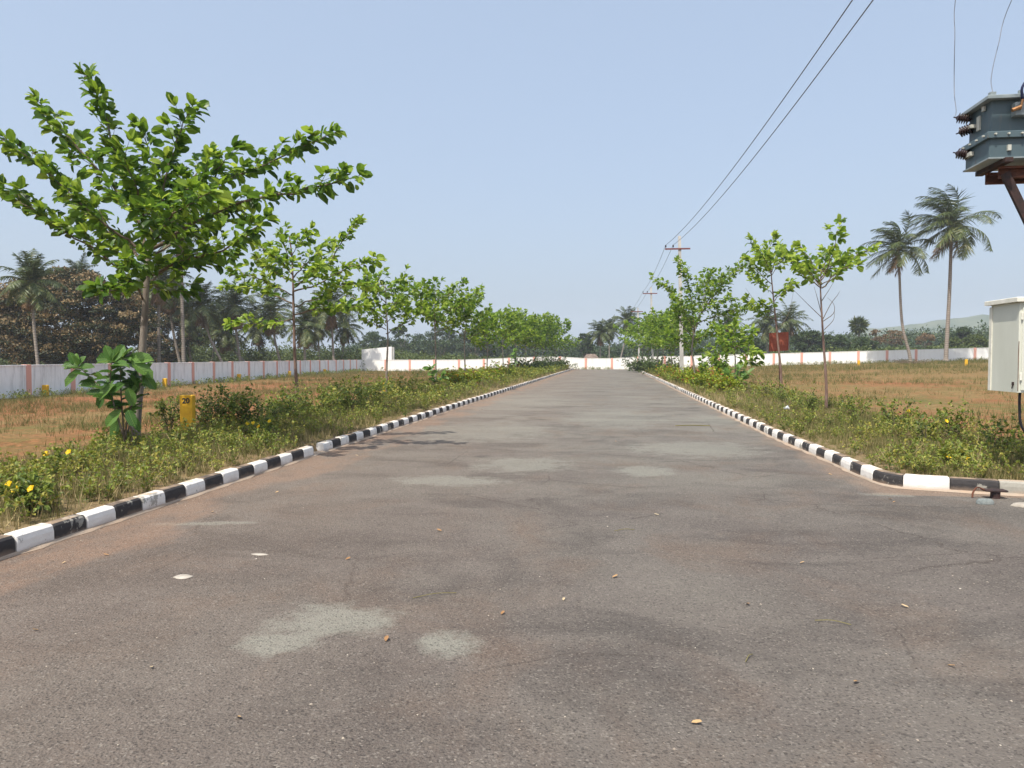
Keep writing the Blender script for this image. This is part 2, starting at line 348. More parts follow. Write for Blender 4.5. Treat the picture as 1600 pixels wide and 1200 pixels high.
MAT['flower'] = mat_leaf("yellow_petal", [(0.0, (0.75, 0.50, 0.01)), (1.0, (0.85, 0.65, 0.02))], 0.3, 0.5, 1.1)
MAT['stone'] = mat_simple("pale_stone", (0.28, 0.25, 0.21), (0.46, 0.42, 0.36), 12, 0.9)
MAT['greystone'] = mat_simple("grey_stone", (0.13, 0.15, 0.15), (0.24, 0.26, 0.25), 12, 0.9)
MAT['dryleaf'] = mat_leaf("fallen_leaf", [(0.0, (0.30, 0.17, 0.08)), (0.6, (0.45, 0.30, 0.15)), (1.0, (0.50, 0.42, 0.28))], 0.1, 0.7, 1.1, 0.2)
MAT['plastic'] = mat_simple("pale_plastic", (0.55, 0.60, 0.64), (0.70, 0.74, 0.78), 12, 0.3, bump=0)
MAT['thatch'] = mat_simple("brown_thatch", (0.10, 0.075, 0.06), (0.22, 0.17, 0.14), 3, 0.9)
m = M("hill_forest", 0.95, 0.05); P_ = m.pos()
m.color(m.mix(m.ramp(m.noise(P_, 0.02, 8, 0.7), [(0.35, 0.0), (0.65, 1.0)]), (0.035, 0.055, 0.02), (0.11, 0.12, 0.06))); MAT['hill'] = m.m

# ------------------------------------------------------------------ mesh buffers
class Buf:
    def __init__(s): s.v = []; s.f3 = []; s.f4 = []; s.a = []; s.uv = []; s.n = 0; s.smooth = False
    def add(s, V, F3=None, F4=None, var=0.5, uv=None):
        V = np.asarray(V, float).reshape(-1, 3); s.v.append(V)
        if F3 is not None and len(F3): s.f3.append(np.asarray(F3).reshape(-1, 3) + s.n)
        if F4 is not None and len(F4): s.f4.append(np.asarray(F4).reshape(-1, 4) + s.n)
        s.a.append(np.broadcast_to(np.asarray(var, float), (len(V),)) if np.ndim(var) == 0 else np.asarray(var, float))
        s.uv.append(np.zeros((len(V), 3)) if uv is None else uv)
        s.n += len(V); return s
    def arrays(s): return np.concatenate(s.v), s.f3, s.f4, np.concatenate(s.a)
    def mesh(s, name, mat, origin=(0, 0, 0), attr="var", smooth=None, uv=False):
        V = np.concatenate(s.v) - np.asarray(origin, float)
        f3 = np.concatenate(s.f3) if s.f3 else np.zeros((0, 3), int)
        f4 = np.concatenate(s.f4) if s.f4 else np.zeros((0, 4), int)
        me = bpy.data.meshes.new(name)
        me.vertices.add(len(V)); me.vertices.foreach_set("co", V.ravel())
        loops = np.concatenate([f3.ravel(), f4.ravel()]).astype(np.int32)
        me.loops.add(len(loops)); me.loops.foreach_set("vertex_index", loops)
        tot = np.concatenate([np.full(len(f3), 3), np.full(len(f4), 4)]).astype(np.int32)
        st = np.concatenate([[0], np.cumsum(tot)[:-1]]).astype(np.int32)
        me.polygons.add(len(tot)); me.polygons.foreach_set("loop_start", st); me.polygons.foreach_set("loop_total", tot)
        me.polygons.foreach_set("use_smooth", np.full(len(tot), bool(smooth)))
        at = me.attributes.new(attr, 'FLOAT', 'POINT'); at.data.foreach_set("value", np.concatenate(s.a))
        if uv:
            at = me.attributes.new("luv", 'FLOAT_VECTOR', 'POINT'); at.data.foreach_set("vector", np.concatenate(s.uv).ravel())
        me.update(calc_edges=True); me.validate()
        me.materials.append(mat)
        return me

def box(b, x0, x1, y0, y1, z0, z1, var=0.5, bev=0.0, rot=0.0, about=None):
    if bev > 0:
        # box with chamfered vertical and top edges
        xs = [(x0 + bev, y0), (x1 - bev, y0), (x1, y0 + bev), (x1, y1 - bev), (x1 - bev, y1), (x0 + bev, y1), (x0, y1 - bev), (x0, y0 + bev)]
        cx, cy = (x0 + x1) / 2, (y0 + y1) / 2
        lo = [(x, y, z0) for x, y in xs]; hi = [(x, y, z1 - bev) for x, y in xs]
        kx = 1 - 2 * bev / (x1 - x0); ky = 1 - 2 * bev / (y1 - y0)
        tp = [(cx + (x - cx) * kx, cy + (y - cy) * ky, z1) for x, y in xs]
        V = np.array(lo + hi + tp + [(cx, cy, z1), (cx, cy, z0)])
        F4 = []; F3 = []
        for i in range(8):
            j = (i + 1) % 8
            F4 += [(i, j, 8 + j, 8 + i), (8 + i, 8 + j, 16 + j, 16 + i)]; F3 += [(16 + i, 16 + j, 24), (j, i, 25)]
    else:
        V = np.array([(x, y, z) for z in (z0, z1) for x, y in ((x0, y0), (x1, y0), (x1, y1), (x0, y1))]); F3 = []
        F4 = [(3, 2, 1, 0), (4, 5, 6, 7), (0, 1, 5, 4), (1, 2, 6, 5), (2, 3, 7, 6), (3, 0, 4, 7)]
    if rot:
        c, s_ = math.cos(rot), math.sin(rot); o = np.array(about if about is not None else ((x0 + x1) / 2, (y0 + y1) / 2, 0))
        d = V - o; V = np.stack([d[:, 0] * c - d[:, 1] * s_, d[:, 0] * s_ + d[:, 1] * c, d[:, 2]], 1) + o
    b.add(V, F3, F4, var)

def tube(b, path, rad, sides=8, var=0.5, cap=True):
    path = np.asarray(path, float); n = len(path)
    rad = np.broadcast_to(np.asarray(rad, float), (n,)) if np.ndim(rad) == 0 else np.asarray(rad, float)
    T = np.gradient(path, axis=0); T /= np.linalg.norm(T, axis=1)[:, None] + 1e-9
    ref = np.array([0, 0, 1.0]) if abs(T[0][2]) < 0.9 else np.array([1.0, 0, 0])
    V = []
    a = np.linspace(0, 2 * np.pi, sides, endpoint=False)
    u = np.cross(T[0], ref); u /= np.linalg.norm(u)
    for i in range(n):
        u = u - T[i] * np.dot(u, T[i]); u /= np.linalg.norm(u) + 1e-9
        v = np.cross(T[i], u)
        V.append(path[i] + rad[i] * (np.cos(a)[:, None] * u + np.sin(a)[:, None] * v))
    V = np.concatenate(V); F = []
    for i in range(n - 1):
        for j in range(sides):
            k = (j + 1) % sides
            F.append((i * sides + j, i * sides + k, (i + 1) * sides + k, (i + 1) * sides + j))
    F3 = []
    if cap:
        V = np.vstack([V, path[0], path[-1]])
        for j in range(sides):
            k = (j + 1) % sides
            F3 += [(k, j, n * sides), ((n - 1) * sides + j, (n - 1) * sides + k, n * sides + 1)]
    b.add(V, F3, F, var)

def spline(P, n=12):
    P = np.asarray(P, float)
    if len(P) < 3:
        t = np.linspace(0, 1, n)[:, None]; return P[0] * (1 - t) + P[-1] * t
    Q = np.vstack([2 * P[0] - P[1], P, 2 * P[-1] - P[-2]]); out = []
    segs = len(P) - 1; k = max(2, int(round(n / segs)))
    for i in range(segs):
        p0, p1, p2, p3 = Q[i:i + 4]
        for t in np.linspace(0, 1, k, endpoint=False):
            out.append(0.5 * ((2 * p1) + (-p0 + p2) * t + (2 * p0 - 5 * p1 + 4 * p2 - p3) * t * t + (-p0 + 3 * p1 - 3 * p2 + p3) * t ** 3))
    out.append(P[-1]); return np.array(out)

def lathe(b, c, prof, axis=(0, 0, 1), sides=16, var=0.5):
    ax = np.asarray(axis, float); ax /= np.linalg.norm(ax)
    ref = np.array([0, 0, 1.0]) if abs(ax[2]) < 0.9 else np.array([1.0, 0, 0])
    u = np.cross(ax, ref); u /= np.linalg.norm(u); v = np.cross(ax, u)
    a = np.linspace(0, 2 * np.pi, sides, endpoint=False); V = []
    for r, h in prof:
        V.append(np.asarray(c) + ax * h + max(r, 1e-4) * (np.cos(a)[:, None] * u + np.sin(a)[:, None] * v))
    F = [(i * sides + j, i * sides + (j + 1) % sides, (i + 1) * sides + (j + 1) % sides, (i + 1) * sides + j) for i in range(len(prof) - 1) for j in range(sides)]
    b.add(np.concatenate(V), None, F, var)

# leaf templates: u along, v across, w up
_u = [0, .16, .48, .82, 1.0]; _h = [0, .34, .5, .37, 0]
LEAF_FULL_V = np.array([(u, 0, 0) for u in _u] + [(_u[i], _h[i], .10) for i in (1, 2, 3)] + [(_u[i], -_h[i], .10) for i in (1, 2, 3)])
LEAF_FULL_3 = np.array([(0, 1, 5), (3, 4, 7), (0, 8, 1), (3, 10, 4)])
LEAF_FULL_4 = np.array([(1, 2, 6, 5), (2, 3, 7, 6), (8, 9, 2, 1), (9, 10, 3, 2)])
LEAF_MID_V = np.array([(0, 0, 0), (.4, .5, .08), (.8, .3, .05), (1, 0, -.05), (.8, -.3, .05), (.4, -.5, .08), (.5, 0, 0.0)])
LEAF_MID_3 = np.array([(0, 6, 1), (0, 5, 6)]); LEAF_MID_4 = np.array([(6, 3, 2, 1), (6, 5, 4, 3)])
LEAF_LOW_V = np.array([(0, 0, 0), (.5, .5, .06), (1, 0, 0), (.5, -.5, .06)])
LEAF_LOW_3 = np.array([(0, 2, 1), (0, 3, 2)]); LEAF_LOW_4 = np.zeros((0, 4), int)
BLADE_V = np.array([(0, .5, 0), (0, -.5, 0), (.55, -.35, .0), (.55, .35, 0), (1, 0, -.12)])
BLADE_3 = np.array([(3, 2, 4)]); BLADE_4 = np.array([(0, 1, 2, 3)])
TPL = {'full': (LEAF_FULL_V, LEAF_FULL_3, LEAF_FULL_4), 'mid': (LEAF_MID_V, LEAF_MID_3, LEAF_MID_4), 'low': (LEAF_LOW_V, LEAF_LOW_3, LEAF_LOW_4), 'blade': (BLADE_V, BLADE_3, BLADE_4)}
def unit(a): return a / (np.linalg.norm(a, axis=-1, keepdims=True) + 1e-9)
def leaves(b, P, A, N, Ln, Wd, var, tpl='full', curl=0.25):
    """add many leaves: P base points, A long axes, N approx normals"""
    P = np.asarray(P, float); k = len(P)
    if k == 0: return
    A = unit(np.asarray(A, float)); N = np.asarray(N, float)
    Sd = unit(np.cross(N, A)); Nn = np.cross(A, Sd)
    Ln = np.broadcast_to(Ln, (k,)); Wd = np.broadcast_to(Wd, (k,)); cv = np.broadcast_to(curl, (k,))
    V, f3, f4 = TPL[tpl]; m = len(V)
    u, v, w_ = V[:, 0], V[:, 1], V[:, 2]
    X = P[:, None, :] + A[:, None, :] * (u[None, :, None] * Ln[:, None, None]) + Sd[:, None, :] * (v[None, :, None] * Wd[:, None, None]) \
        + Nn[:, None, :] * ((w_[None, :] * Wd[:, None] * 2 - cv[:, None] * (u[None, :] ** 2) * Ln[:, None])[:, :, None])
    off = (np.arange(k) * m)[:, None, None]
    uv = np.tile(np.stack([u, v, 0 * u], 1), (k, 1))
    b.add(X.reshape(-1, 3), (f3[None] + off).reshape(-1, 3), (f4[None] + off).reshape(-1, 4) if len(f4) else None, np.repeat(var, m), uv)

# ------------------------------------------------------------------ object helpers
def link(name, data, parent=None, loc=(0, 0, 0)):
    o = bpy.data.objects.new(name, data); COL.objects.link(o); o.location = loc
    if parent is not None: o.parent = parent
    return o
def tag(o, label=None, cat=None, group=None, kind=None):
    if label: o["label"] = label
    if cat: o["category"] = cat
    if group: o["group"] = group
    if kind: o["kind"] = kind
    return o
def thing(name, label, cat, loc, group=None):
    o = link(name, None, None, tuple(float(c) for c in loc)); o.empty_display_size = 0.2
    return tag(o, label, cat, group)
def part(name, buf, mat, parent, origin=None, label=None, smooth=False, uv=False):
    """mesh built in world space, hung under parent at the parent's origin"""
    if origin is None:
        origin = np.zeros(3); q = parent
        while q is not None: origin = origin + np.array(q.location); q = q.parent
    o = link(name, buf.mesh(name, MAT[mat], origin, smooth=smooth, uv=uv), parent)
    if label: o["label"] = label
    return o
def solo(name, buf, mat, label, cat, loc, group=None, smooth=False, uv=False):
    o = link(name, buf.mesh(name, MAT[mat], loc, smooth=smooth, uv=uv), None, tuple(float(c) for c in loc))
    return tag(o, label, cat, group)
def struct(name, buf, mat, kind='structure', smooth=False, attr="var"):
    o = link(name, buf.mesh(name, MAT[mat], (0, 0, 0), attr=attr, smooth=smooth)); o["kind"] = kind; return o

# ================================================================== SETTING
def grid(xs, ys, zf):
    X, Y = np.meshgrid(xs, ys); Z = zf(X, Y)
    V = np.stack([X.ravel(), Y.ravel(), Z.ravel()], 1); nx = len(xs); ny = len(ys)
    i = np.arange(nx - 1)[None, :] + np.arange(ny - 1)[:, None] * nx
    F = np.stack([i, i + 1, i + 1 + nx, i + nx], -1).reshape(-1, 4)
    return V, F
def vnoise(X, Y, s, seed=0):
    r = np.random.default_rng(seed); o = np.zeros_like(X, float)
    for k in range(5):
        a = r.uniform(0, 6.28); fx, fy = math.cos(a), math.sin(a); p = r.uniform(0, 6.28)
        o += np.sin((X * fx + Y * fy) * s * (1 + 0.6 * k) + p) / (1 + 0.5 * k)
    return o / 2.5
xs = np.unique(np.concatenate([np.array([-1500, -900, -500, -300, -200, -140, -100, -75, -60, -50, -42]), np.arange(-36, -8, 0.8), np.arange(-8, -4.95, 0.3), [-4.91, -4.80, -4.5, -2, 0, 2, 3.0],
                               np.arange(3.1, 5.2, 0.08), np.arange(5.3, 10, 0.4), np.arange(10, 50, 1.0), [55, 65, 80, 100, 150, 220, 350, 600, 1000, 1500]]))
ys = np.unique(np.concatenate([[-300, -100, -40, -15, -5, 0, 4], np.arange(5, 8.6, 0.4), np.arange(8.64, 11, 0.08), np.arange(11, 40, 0.5), np.arange(40, 100, 1.2), [103, 108, 115, 125, 140, 160, 200, 260, 350, 500, 800, 1200, 1800]]))
def ground_z(X, Y):
    z = gz(X, Y)
    fld = (np.abs(X + 0.5) > 7.5) & (Y > 9.5)
    return z + np.where(fld, 0.035 * vnoise(X, Y, 1.1, 3) + 0.03 * vnoise(X, Y, 3.1, 5), 0)
b = Buf(); V, Fq = grid(xs, ys, ground_z); b.add(V, None, Fq); struct("ground", b, 'soil', smooth=True)

# road: the straight one and the side road joining from the right, as one sheet
b = Buf()
ysr = np.array([-25, 0, 4, 9.42, 9.75, 10.2, 12, 15, 30, 60, 97.2])
for i in range(len(ysr) - 1):
    y0, y1 = ysr[i], ysr[i + 1]
    xr0 = kxr(y0) + 0.05 if y0 > 9.4 else 3.57; xr1 = kxr(y1) + 0.05 if y1 > 9.4 else 3.57
    b.add([(KL - 0.05, y0, 0), (xr0, y0, 0), (xr1, y1, 0), (KL - 0.05, y1, 0)], None, [(0, 1, 2, 3)])
xsr = [3.57, 4.0, 4.48, 5.2, 7, 14, 60]
for x0, x1 in zip(xsr[:-1], xsr[1:]):
    b.add([(x0, -1.0, 0), (x1, -1.0, 0), (x1, float(ksd(x1)) + .05, 0), (x0, float(ksd(x0)) + .05, 0)], None, [(0, 1, 2, 3)])
struct("road", b, 'asphalt')

# kerbs: cast blocks, painted black and white in turn
def kerb(path, side, first_white, seed, bare_until=None, skip=None):
    r = np.random.default_rng(seed); b = Buf()
    path = np.asarray(path, float); seg = np.linalg.norm(np.diff(path, axis=0), axis=1); cum = np.concatenate([[0], np.cumsum(seg)])
    def at(s): return np.array([np.interp(s, cum, path[:, 0]), np.interp(s, cum, path[:, 1])])
    prof = [(0.0, -0.06), (0.004, 0.10), (0.014, 0.142), (0.034, 0.160), (0.12, 0.165), (0.142, 0.15), (0.15, 0.10), (0.15, -0.06)]
    s = 0.0; k = 0
    while s < cum[-1] - 0.1:
        Lb = 0.402 + r.uniform(-0.012, 0.012); e = min(s + Lb, cum[-1])
        if bare_until is not None:
            if s < bare_until - .01: e = min(e, bare_until); k = -1 if e >= bare_until - .01 else -2
            if s >= bare_until - .01 and k < 3: Lb = [.50, .50, .52][k]; e = s + Lb
        white = (k % 2 == 0) == first_white
        pv = 1.0 if white else 0.0
        if bare_until is not None and s < bare_until - .01: pv = 0.5
        dz = r.uniform(-0.006, 0.006); tw = r.uniform(-0.006, 0.006)
        if k != skip:
            rings = []
            for t, ins in ((s + 0.004, 0.006), (s + 0.014, 0.0), (s + .3 * (e - s), 0.0), (0.5 * (s + e), 0.0), (s + .7 * (e - s), 0.0), (e - 0.014, 0.0), (e - 0.004, 0.006)):
                p = at(t); q = at(min(t + 0.05, cum[-1])) - at(max(t - 0.05, 0)); q /= np.linalg.norm(q) + 1e-9
                nrm = np.array([q[1], -q[0]]) * side     # away from the road
                o = tw * (t - s) / Lb
                rings.append([(p[0] + nrm[0] * (d + o + (ins if d < 0.07 else -ins)), p[1] + nrm[1] * (d + o + (ins if d < 0.07 else -ins)), (z + dz - (ins if z > 0 else 0)) ) for d, z in prof])
            V = np.array(rings).reshape(-1, 3); m_ = len(prof); F4 = []
            for i in range(6):
                for j in range(m_ - 1):
                    f = (i * m_ + j, (i + 1) * m_ + j, (i + 1) * m_ + j + 1, i * m_ + j + 1); F4.append(f)
            e0 = [tuple(i for i in (0, 1, 6, 7)), (1, 2, 5, 6), (2, 3, 4, 5)]
            for q4 in e0: F4.append(q4); F4.append(tuple(6 * m_ + i for i in reversed(q4)))
            b.add(V, None, F4, pv)
        s = e; k += 1
    # mortar bed and the thin cement fillet at its foot
    n = int(cum[-1] / 0.2) + 1; rings = []
    for t in np.linspace(0, cum[-1], n):
        p = at(t); q = at(min(t + 0.05, cum[-1])) - at(max(t - 0.05, 0)); q /= np.linalg.norm(q) + 1e-9
        nrm = np.array([q[1], -q[0]]) * side; wd = 0.03 + r.uniform(-0.02, 0.03)
        for d, z in ((-wd, 0.003), (-wd * 0.5, 0.018), (0.012, 0.03), (0.138, 0.03)):
            rings.append((p[0] + nrm[0] * d, p[1] + nrm[1] * d, z))
    V = np.array(rings); F4 = [(i * 4 + j, (i + 1) * 4 + j, (i + 1) * 4 + j + 1, i * 4 + j + 1) for i in range(n - 1) for j in range(3)]
    b.add(V, None, F4, 0.5)
    return struct("kerb", b, 'kerb', attr="paint")
kerb([(KL, 2.11), (KL, 20), (KL, 50), (KL, 94.5)], -1, True, 1, skip=23)
_kp = [(14, 8.80), (7, 8.86), (5.2, 9.02), (4.48, 9.17), (4.0, 9.30), (3.66, 9.385), (3.50, 9.46), (3.39, 9.60), (3.335, 9.80), (3.30, 10.2), (3.28, 12), (3.17, 15), (3.15, 94.5)]
kerb(_kp, 1, False, 2, bare_until=sum(math.dist(_kp[i], _kp[i + 1]) for i in range(3)))

# hill far off on the right
b = Buf()
hx = np.linspace(150, 1500, 120); hy = np.linspace(1150, 1480, 14)
def hill_z(X, Y):
    ang = np.degrees(np.arctan2(X, Y)); px = 800 + F * np.tan(np.radians(ang + YAW))
    hgt = np.interp(px, [1180, 1290, 1340, 1400, 1480, 1540, 1700, 2000], [0, 30, 48, 54, 66, 72, 80, 70]) * np.interp(px, [1180, 2200], [1.0, 1.0])
    ridge = np.sin(np.clip((Y - 1150) / 330, 0, 1) * np.pi) ** 0.7
    return hgt * ridge * (1 + 0.05 * vnoise(X, Y, 0.02, 9)) - 2 + 1.6 * vnoise(X, Y, 0.11, 4)
V, Fq = grid(hx, hy, hill_z); b.add(V, None, Fq); struct("hill", b, 'hill', smooth=True)

# ================================================================== WALLS
WX, WY, WH = float(wxl(98.0)), 98.0, 1.5
def build_wall(x0, y0, x1, y1, n_bays, mat, label):
    d = np.array([x1 - x0, y1 - y0]); Lg = np.linalg.norm(d); d /= Lg; nm = np.array([d[1], -d[0]])
    base = (x0, y0, float(gz(x0, y0)))
    t = thing("boundary_wall", label, "wall", base)
    b = Buf(); ts = np.linspace(0, Lg, n_bays + 1); th = 0.10
    zf = lambda s: float(gz(x0 + d[0] * s, y0 + d[1] * s) * 1.0)
    # panels following the ground
    V = []
    for s in ts:
        c = np.array([x0, y0]) + d * s; z = np.interp(s, [0, Lg], [gz(x0, y0), gz(x1, y1)]) if mat == 'wall_old' else zf(s)
        for o, zz in ((-th, z - 0.3), (-th, z + WH - 0.02), (th, z + WH - 0.02), (th, z - 0.3)):
            V.append((c[0] + nm[0] * o, c[1] + nm[1] * o, zz))
    F4 = [(i * 4 + j, i * 4 + (j + 1) % 4, (i + 1) * 4 + (j + 1) % 4, (i + 1) * 4 + j) for i in range(n_bays) for j in range(4)]
    F4 += [(3, 2, 1, 0), tuple(n_bays * 4 + j for j in range(4))]
    b.add(V, None, F4); part("wall_panel", b, mat, t)
    # coping slab
    b = Buf(); V = []
    for s in ts:
        c = np.array([x0, y0]) + d * s; z = zf(s)
        for o, zz in ((-th - .025, z + WH - 0.02), (-th - .025, z + WH + 0.035), (th + .025, z + WH + 0.035), (th + .025, z + WH - 0.02)):
            V.append((c[0] + nm[0] * o, c[1] + nm[1] * o, zz))
    b.add(V, None, F4); part("coping", b, mat, t)
    for s in ts[:-1] if mat == 'wall_old' else ts[1:]:
        b = Buf(); c = np.array([x0, y0]) + d * s; z = zf(s)
        box(b, c[0] - 0.15, c[0] + 0.15, c[1] - 0.15, c[1] + 0.15, z - 0.3, z + WH + 0.05, bev=0.012)
        part("pilaster", b, 'pink', t, origin=base)
    return t
build_wall(float(wxl(15)), 15.0, WX, WY, 25, 'wall_old', "weathered bluish white compound wall running along the left field, streaked grey stains")
build_wall(WX, WY, 72.0, WY, 31, 'wall', "bright white far boundary wall with pink pilasters closing the end of the road")
# raised white panel behind the corner of the walls
t = thing("hoarding", "blank white rectangular panel rising above the wall at its left corner", "hoarding", (WX + 0.3, WY + 0.9, gz(WX, WY)))
b = Buf(); q0 = pt(565, 545, 103.8); q1 = pt(612, 545, 103.0)
zt = float(q0[2]) + 0.1; zb = -0.2
V = []
for (q, oy, z) in ((q0, 0, zb), (q1, 0, zb), (q1, .12, zb), (q0, .12, zb), (q0, 0, zt - 0.2), (q1, 0, zt + 0.2), (q1, .12, zt + 0.2), (q0, .12, zt - 0.2)):
    V.append((q[0], q[1] + oy, z))
b.add(V, None, [(3, 2, 1, 0), (4, 5, 6, 7), (0, 1, 5, 4), (1, 2, 6, 5), (2, 3, 7, 6), (3, 0, 4, 7)]); part("panel", b, 'wall', t)
b = Buf(); box(b, q1[0] + .02, q1[0] + .30, q1[1] + .15, q1[1] + .45, -0.4, zt + 0.12); part("support", b, 'concrete', t)

# ================================================================== TREES ALONG THE ROAD
def along(path, s0, s1, step, r):
    seg = np.linalg.norm(np.diff(path, axis=0), axis=1); cum = np.concatenate([[0], np.cumsum(seg)])
    L = cum[-1]; s = np.arange(s0 * L, s1 * L, step) + r.uniform(-0.3, 0.3, len(np.arange(s0 * L, s1 * L, step))) * step
    s = np.clip(s, 0, L)
    P = np.stack([np.interp(s, cum, path[:, i]) for i in range(3)], 1)
    T = unit(np.stack([np.interp(np.clip(s + .02, 0, L), cum, path[:, i]) - np.interp(np.clip(s - .02, 0, L), cum, path[:, i]) for i in range(3)], 1))
    return P, T, L
def leaf_run(b, path, s0, s1, step, size, r, tpl, vbase=0.45, tip=True):
    P, T, L = along(path, s0, s1, step, r)
    if len(P) == 0: return
    k = len(P); side = unit(np.cross(T, np.array([0, 0, 1.0])) + 1e-6)
    sg = np.where(np.arange(k) % 2 == 0, 1, -1)[:, None]
    A = T * r.uniform(0.3, 0.9, (k, 1)) + side * sg * r.uniform(0.5, 1.1, (k, 1)) + np.array([0, 0, 1.0]) * r.uniform(-0.75, 0.5, (k, 1)) + r.normal(0, 0.36, (k, 3))
    N = np.array([0, 0, 1.0]) + r.normal(0, 0.55, (k, 3)) - 0.15 * A
    P = P + unit(A) * size * r.uniform(0.0, 0.55, (k, 1)) + r.normal(0, 0.09 * size, (k, 3))
    Ln = size * r.uniform(0.5, 1.3, k)
    var = np.clip(vbase + r.normal(0, 0.26, k), 0, 1)
    leaves(b, P, A, N, Ln, Ln * r.uniform(0.56, 0.76, k), var, tpl, r.uniform(0.05, 0.4, k))
    if tip:
        e = path[-1]; tt = unit(path[-1] - path[-2]); n = 5
        A = tt + r.normal(0, 0.5, (n, 3)) + np.array([0, 0, 0.2]); N = np.array([0, 0, 1.0]) + r.normal(0, 0.4, (n, 3))
        Ln = size * r.uniform(0.7, 1.3, n)
        leaves(b, np.repeat(e[None], n, 0), A, N, Ln, Ln * 0.55, np.clip(vbase + 0.22 + r.normal(0, .15, n), 0, 1), tpl, 0.2)
def build_tree(name, label, group, trunk, tr_rad, branches, seed, size=0.17, step=0.05, tpl='full', twigs=True, bark='bark', bare=(), leaf_from=0.25, twig_len=0.55, twig_gap=0.28, vbase=0.45, cat="tree"):
    r = np.random.default_rng(seed); tr = spline(trunk, 20); base = tr[0]
    t = thing(name, label, cat, base, group)
    bt = Buf(); k = len(tr); tube(bt, tr, np.linspace(tr_rad, tr_rad * 0.28, k) + 0.25 * tr_rad * np.exp(-np.arange(k) * 1.2), 10)
    part("trunk", bt, bark, t, smooth=True)
    bb = Buf(); bl = Buf()
    for br in branches:
        p = spline(br, 14) + 0; p[1:-1] += r.normal(0, 0.015, (len(p) - 2, 3))
        L = np.linalg.norm(np.diff(p, axis=0), axis=1).sum(); r0 = min(0.5 * tr_rad, 0.005 + 0.0075 * L)
        tube(bb, p, np.linspace(r0, 0.004, len(p)), 6)
        leaf_run(bl, p, leaf_from, 1.0, step, size, r, tpl, vbase); leaf_run(bl, p, leaf_from + .1, 1.0, step * 1.3, size, r, tpl, vbase, False)
        if twigs:
            P, T, _ = along(p, 0.22, 0.93, twig_gap, r)
            for i in range(len(P)):
                sd = unit(np.cross(T[i], [0, 0, 1.0]) + 1e-6); sg = 1 if i % 2 else -1
                d = unit(T[i] * 0.7 + sd * sg * r.uniform(0.3, 1.0) + np.array([0, 0, 1]) * r.uniform(-0.25, 0.7))
                fr = np.linalg.norm(P[i] - p[0]) / (L + 1e-6)
                tl = twig_len * r.uniform(0.45, 1.1) * (1.0 - 0.55 * fr)
                q = np.array([P[i], P[i] + d * tl * 0.5 + [0, 0, 0.02], P[i] + d * tl + np.array([0, 0, 0.08 * tl])])
                q = spline(q, 4); tube(bb, q, np.linspace(0.006, 0.003, len(q)), 4, cap=False)
                leaf_run(bl, q, 0.15, 1.0, step, size * 0.95, r, tpl, vbase)
    for br in bare:
        p = spline(br, 10); tube(bb, p, np.linspace(0.012, 0.003, len(p)), 5)
    part("branches", bb, 'twig', t, smooth=True); part("crown", bl, 'leaf', t)
    return t
def PP(lst, d):   # traced polyline: (px,py[,depth offset])
    return np.array([pt(q[0], q[1], d + (q[2] if len(q) > 2 else 0)) for q in lst])

LGROUP = "young trees in the left roadside row"; RGROUP = "young trees in the right roadside row"
# nearest tree on the left
d = 12.2; g = gp(208, d)
trunk = np.vstack([[g], PP([(214, 650), (221, 570), (227, 480), (231, 410), (240, 340), (247, 290)], d)])
B = [[(229, 399), (200, 375, -.1), (165, 352, -.3), (110, 300, -.4), (60, 258, -.5), (-5, 212, -.4)],
     [(219, 455), (190, 425, -.1), (161, 399, -.2), (94, 357, -.4), (49, 327, -.4), (-6, 292, -.3)],
     [(229, 399), (215, 340, .1), (190, 265, .2), (172, 207, .2), (152, 150, .2), (130, 116, .2)],
     [(215, 340, .1), (175, 290, .4), (125, 235, .6), (85, 190, .7), (58, 160, .8)],
     [(232, 395), (252, 325, -.1), (262, 260, -.2), (277, 215, -.2), (300, 166, -.3)],
     [(236, 370), (285, 330, .2), (345, 285, .4), (420, 255, .5), (480, 226, .5), (525, 206, .5)],
     [(235, 390), (310, 345, -.2), (390, 312, -.5), (460, 302, -.6), (520, 286, -.7), (562, 274, -.8)],
     [(238, 430), (290, 405, -.4), (335, 395, -.8), (385, 372, -1.1), (415, 340, -1.2)],
     [(236, 440), (262, 420, .5), (310, 415, 1.0), (360, 400, 1.5)],
     [(232, 380), (225, 330, -.8), (205, 280, -1.3), (190, 235, -1.6)],
     [(234, 380), (270, 330, .9), (300, 280, 1.5), (330, 240, 1.9)],
     [(233, 400), (250, 360, -1.0), (290, 320, -1.7), (330, 300, -2.2)],
     [(228, 410), (190, 380, .9), (140, 340, 1.6), (100, 300, 2.0)],
     [(240, 330), (245, 290, .1), (235, 240, .2), (225, 205, .2)],
     [(238, 360), (290, 300, -.3), (340, 262, -.4), (365, 235, -.4)],
     [(224, 470), (205, 440, -.5), (180, 455, -.9), (150, 450, -1.2)],
     [(236, 400), (280, 375, .5), (330, 350, .9), (380, 345, 1.2)],
     [(230, 440), (262, 452, .4), (300, 455, .8)], [(229, 430), (215, 415, -.6), (196, 405, -1.0)]]
build_tree("street_tree", "largest young tree on the left, wide spreading crown against the sky", LGROUP, trunk, 0.082, [PP(x, d) for x in B], 11, 0.19, 0.055, 'full', leaf_from=0.2, twig_gap=0.18, twig_len=0.6, vbase=0.40)
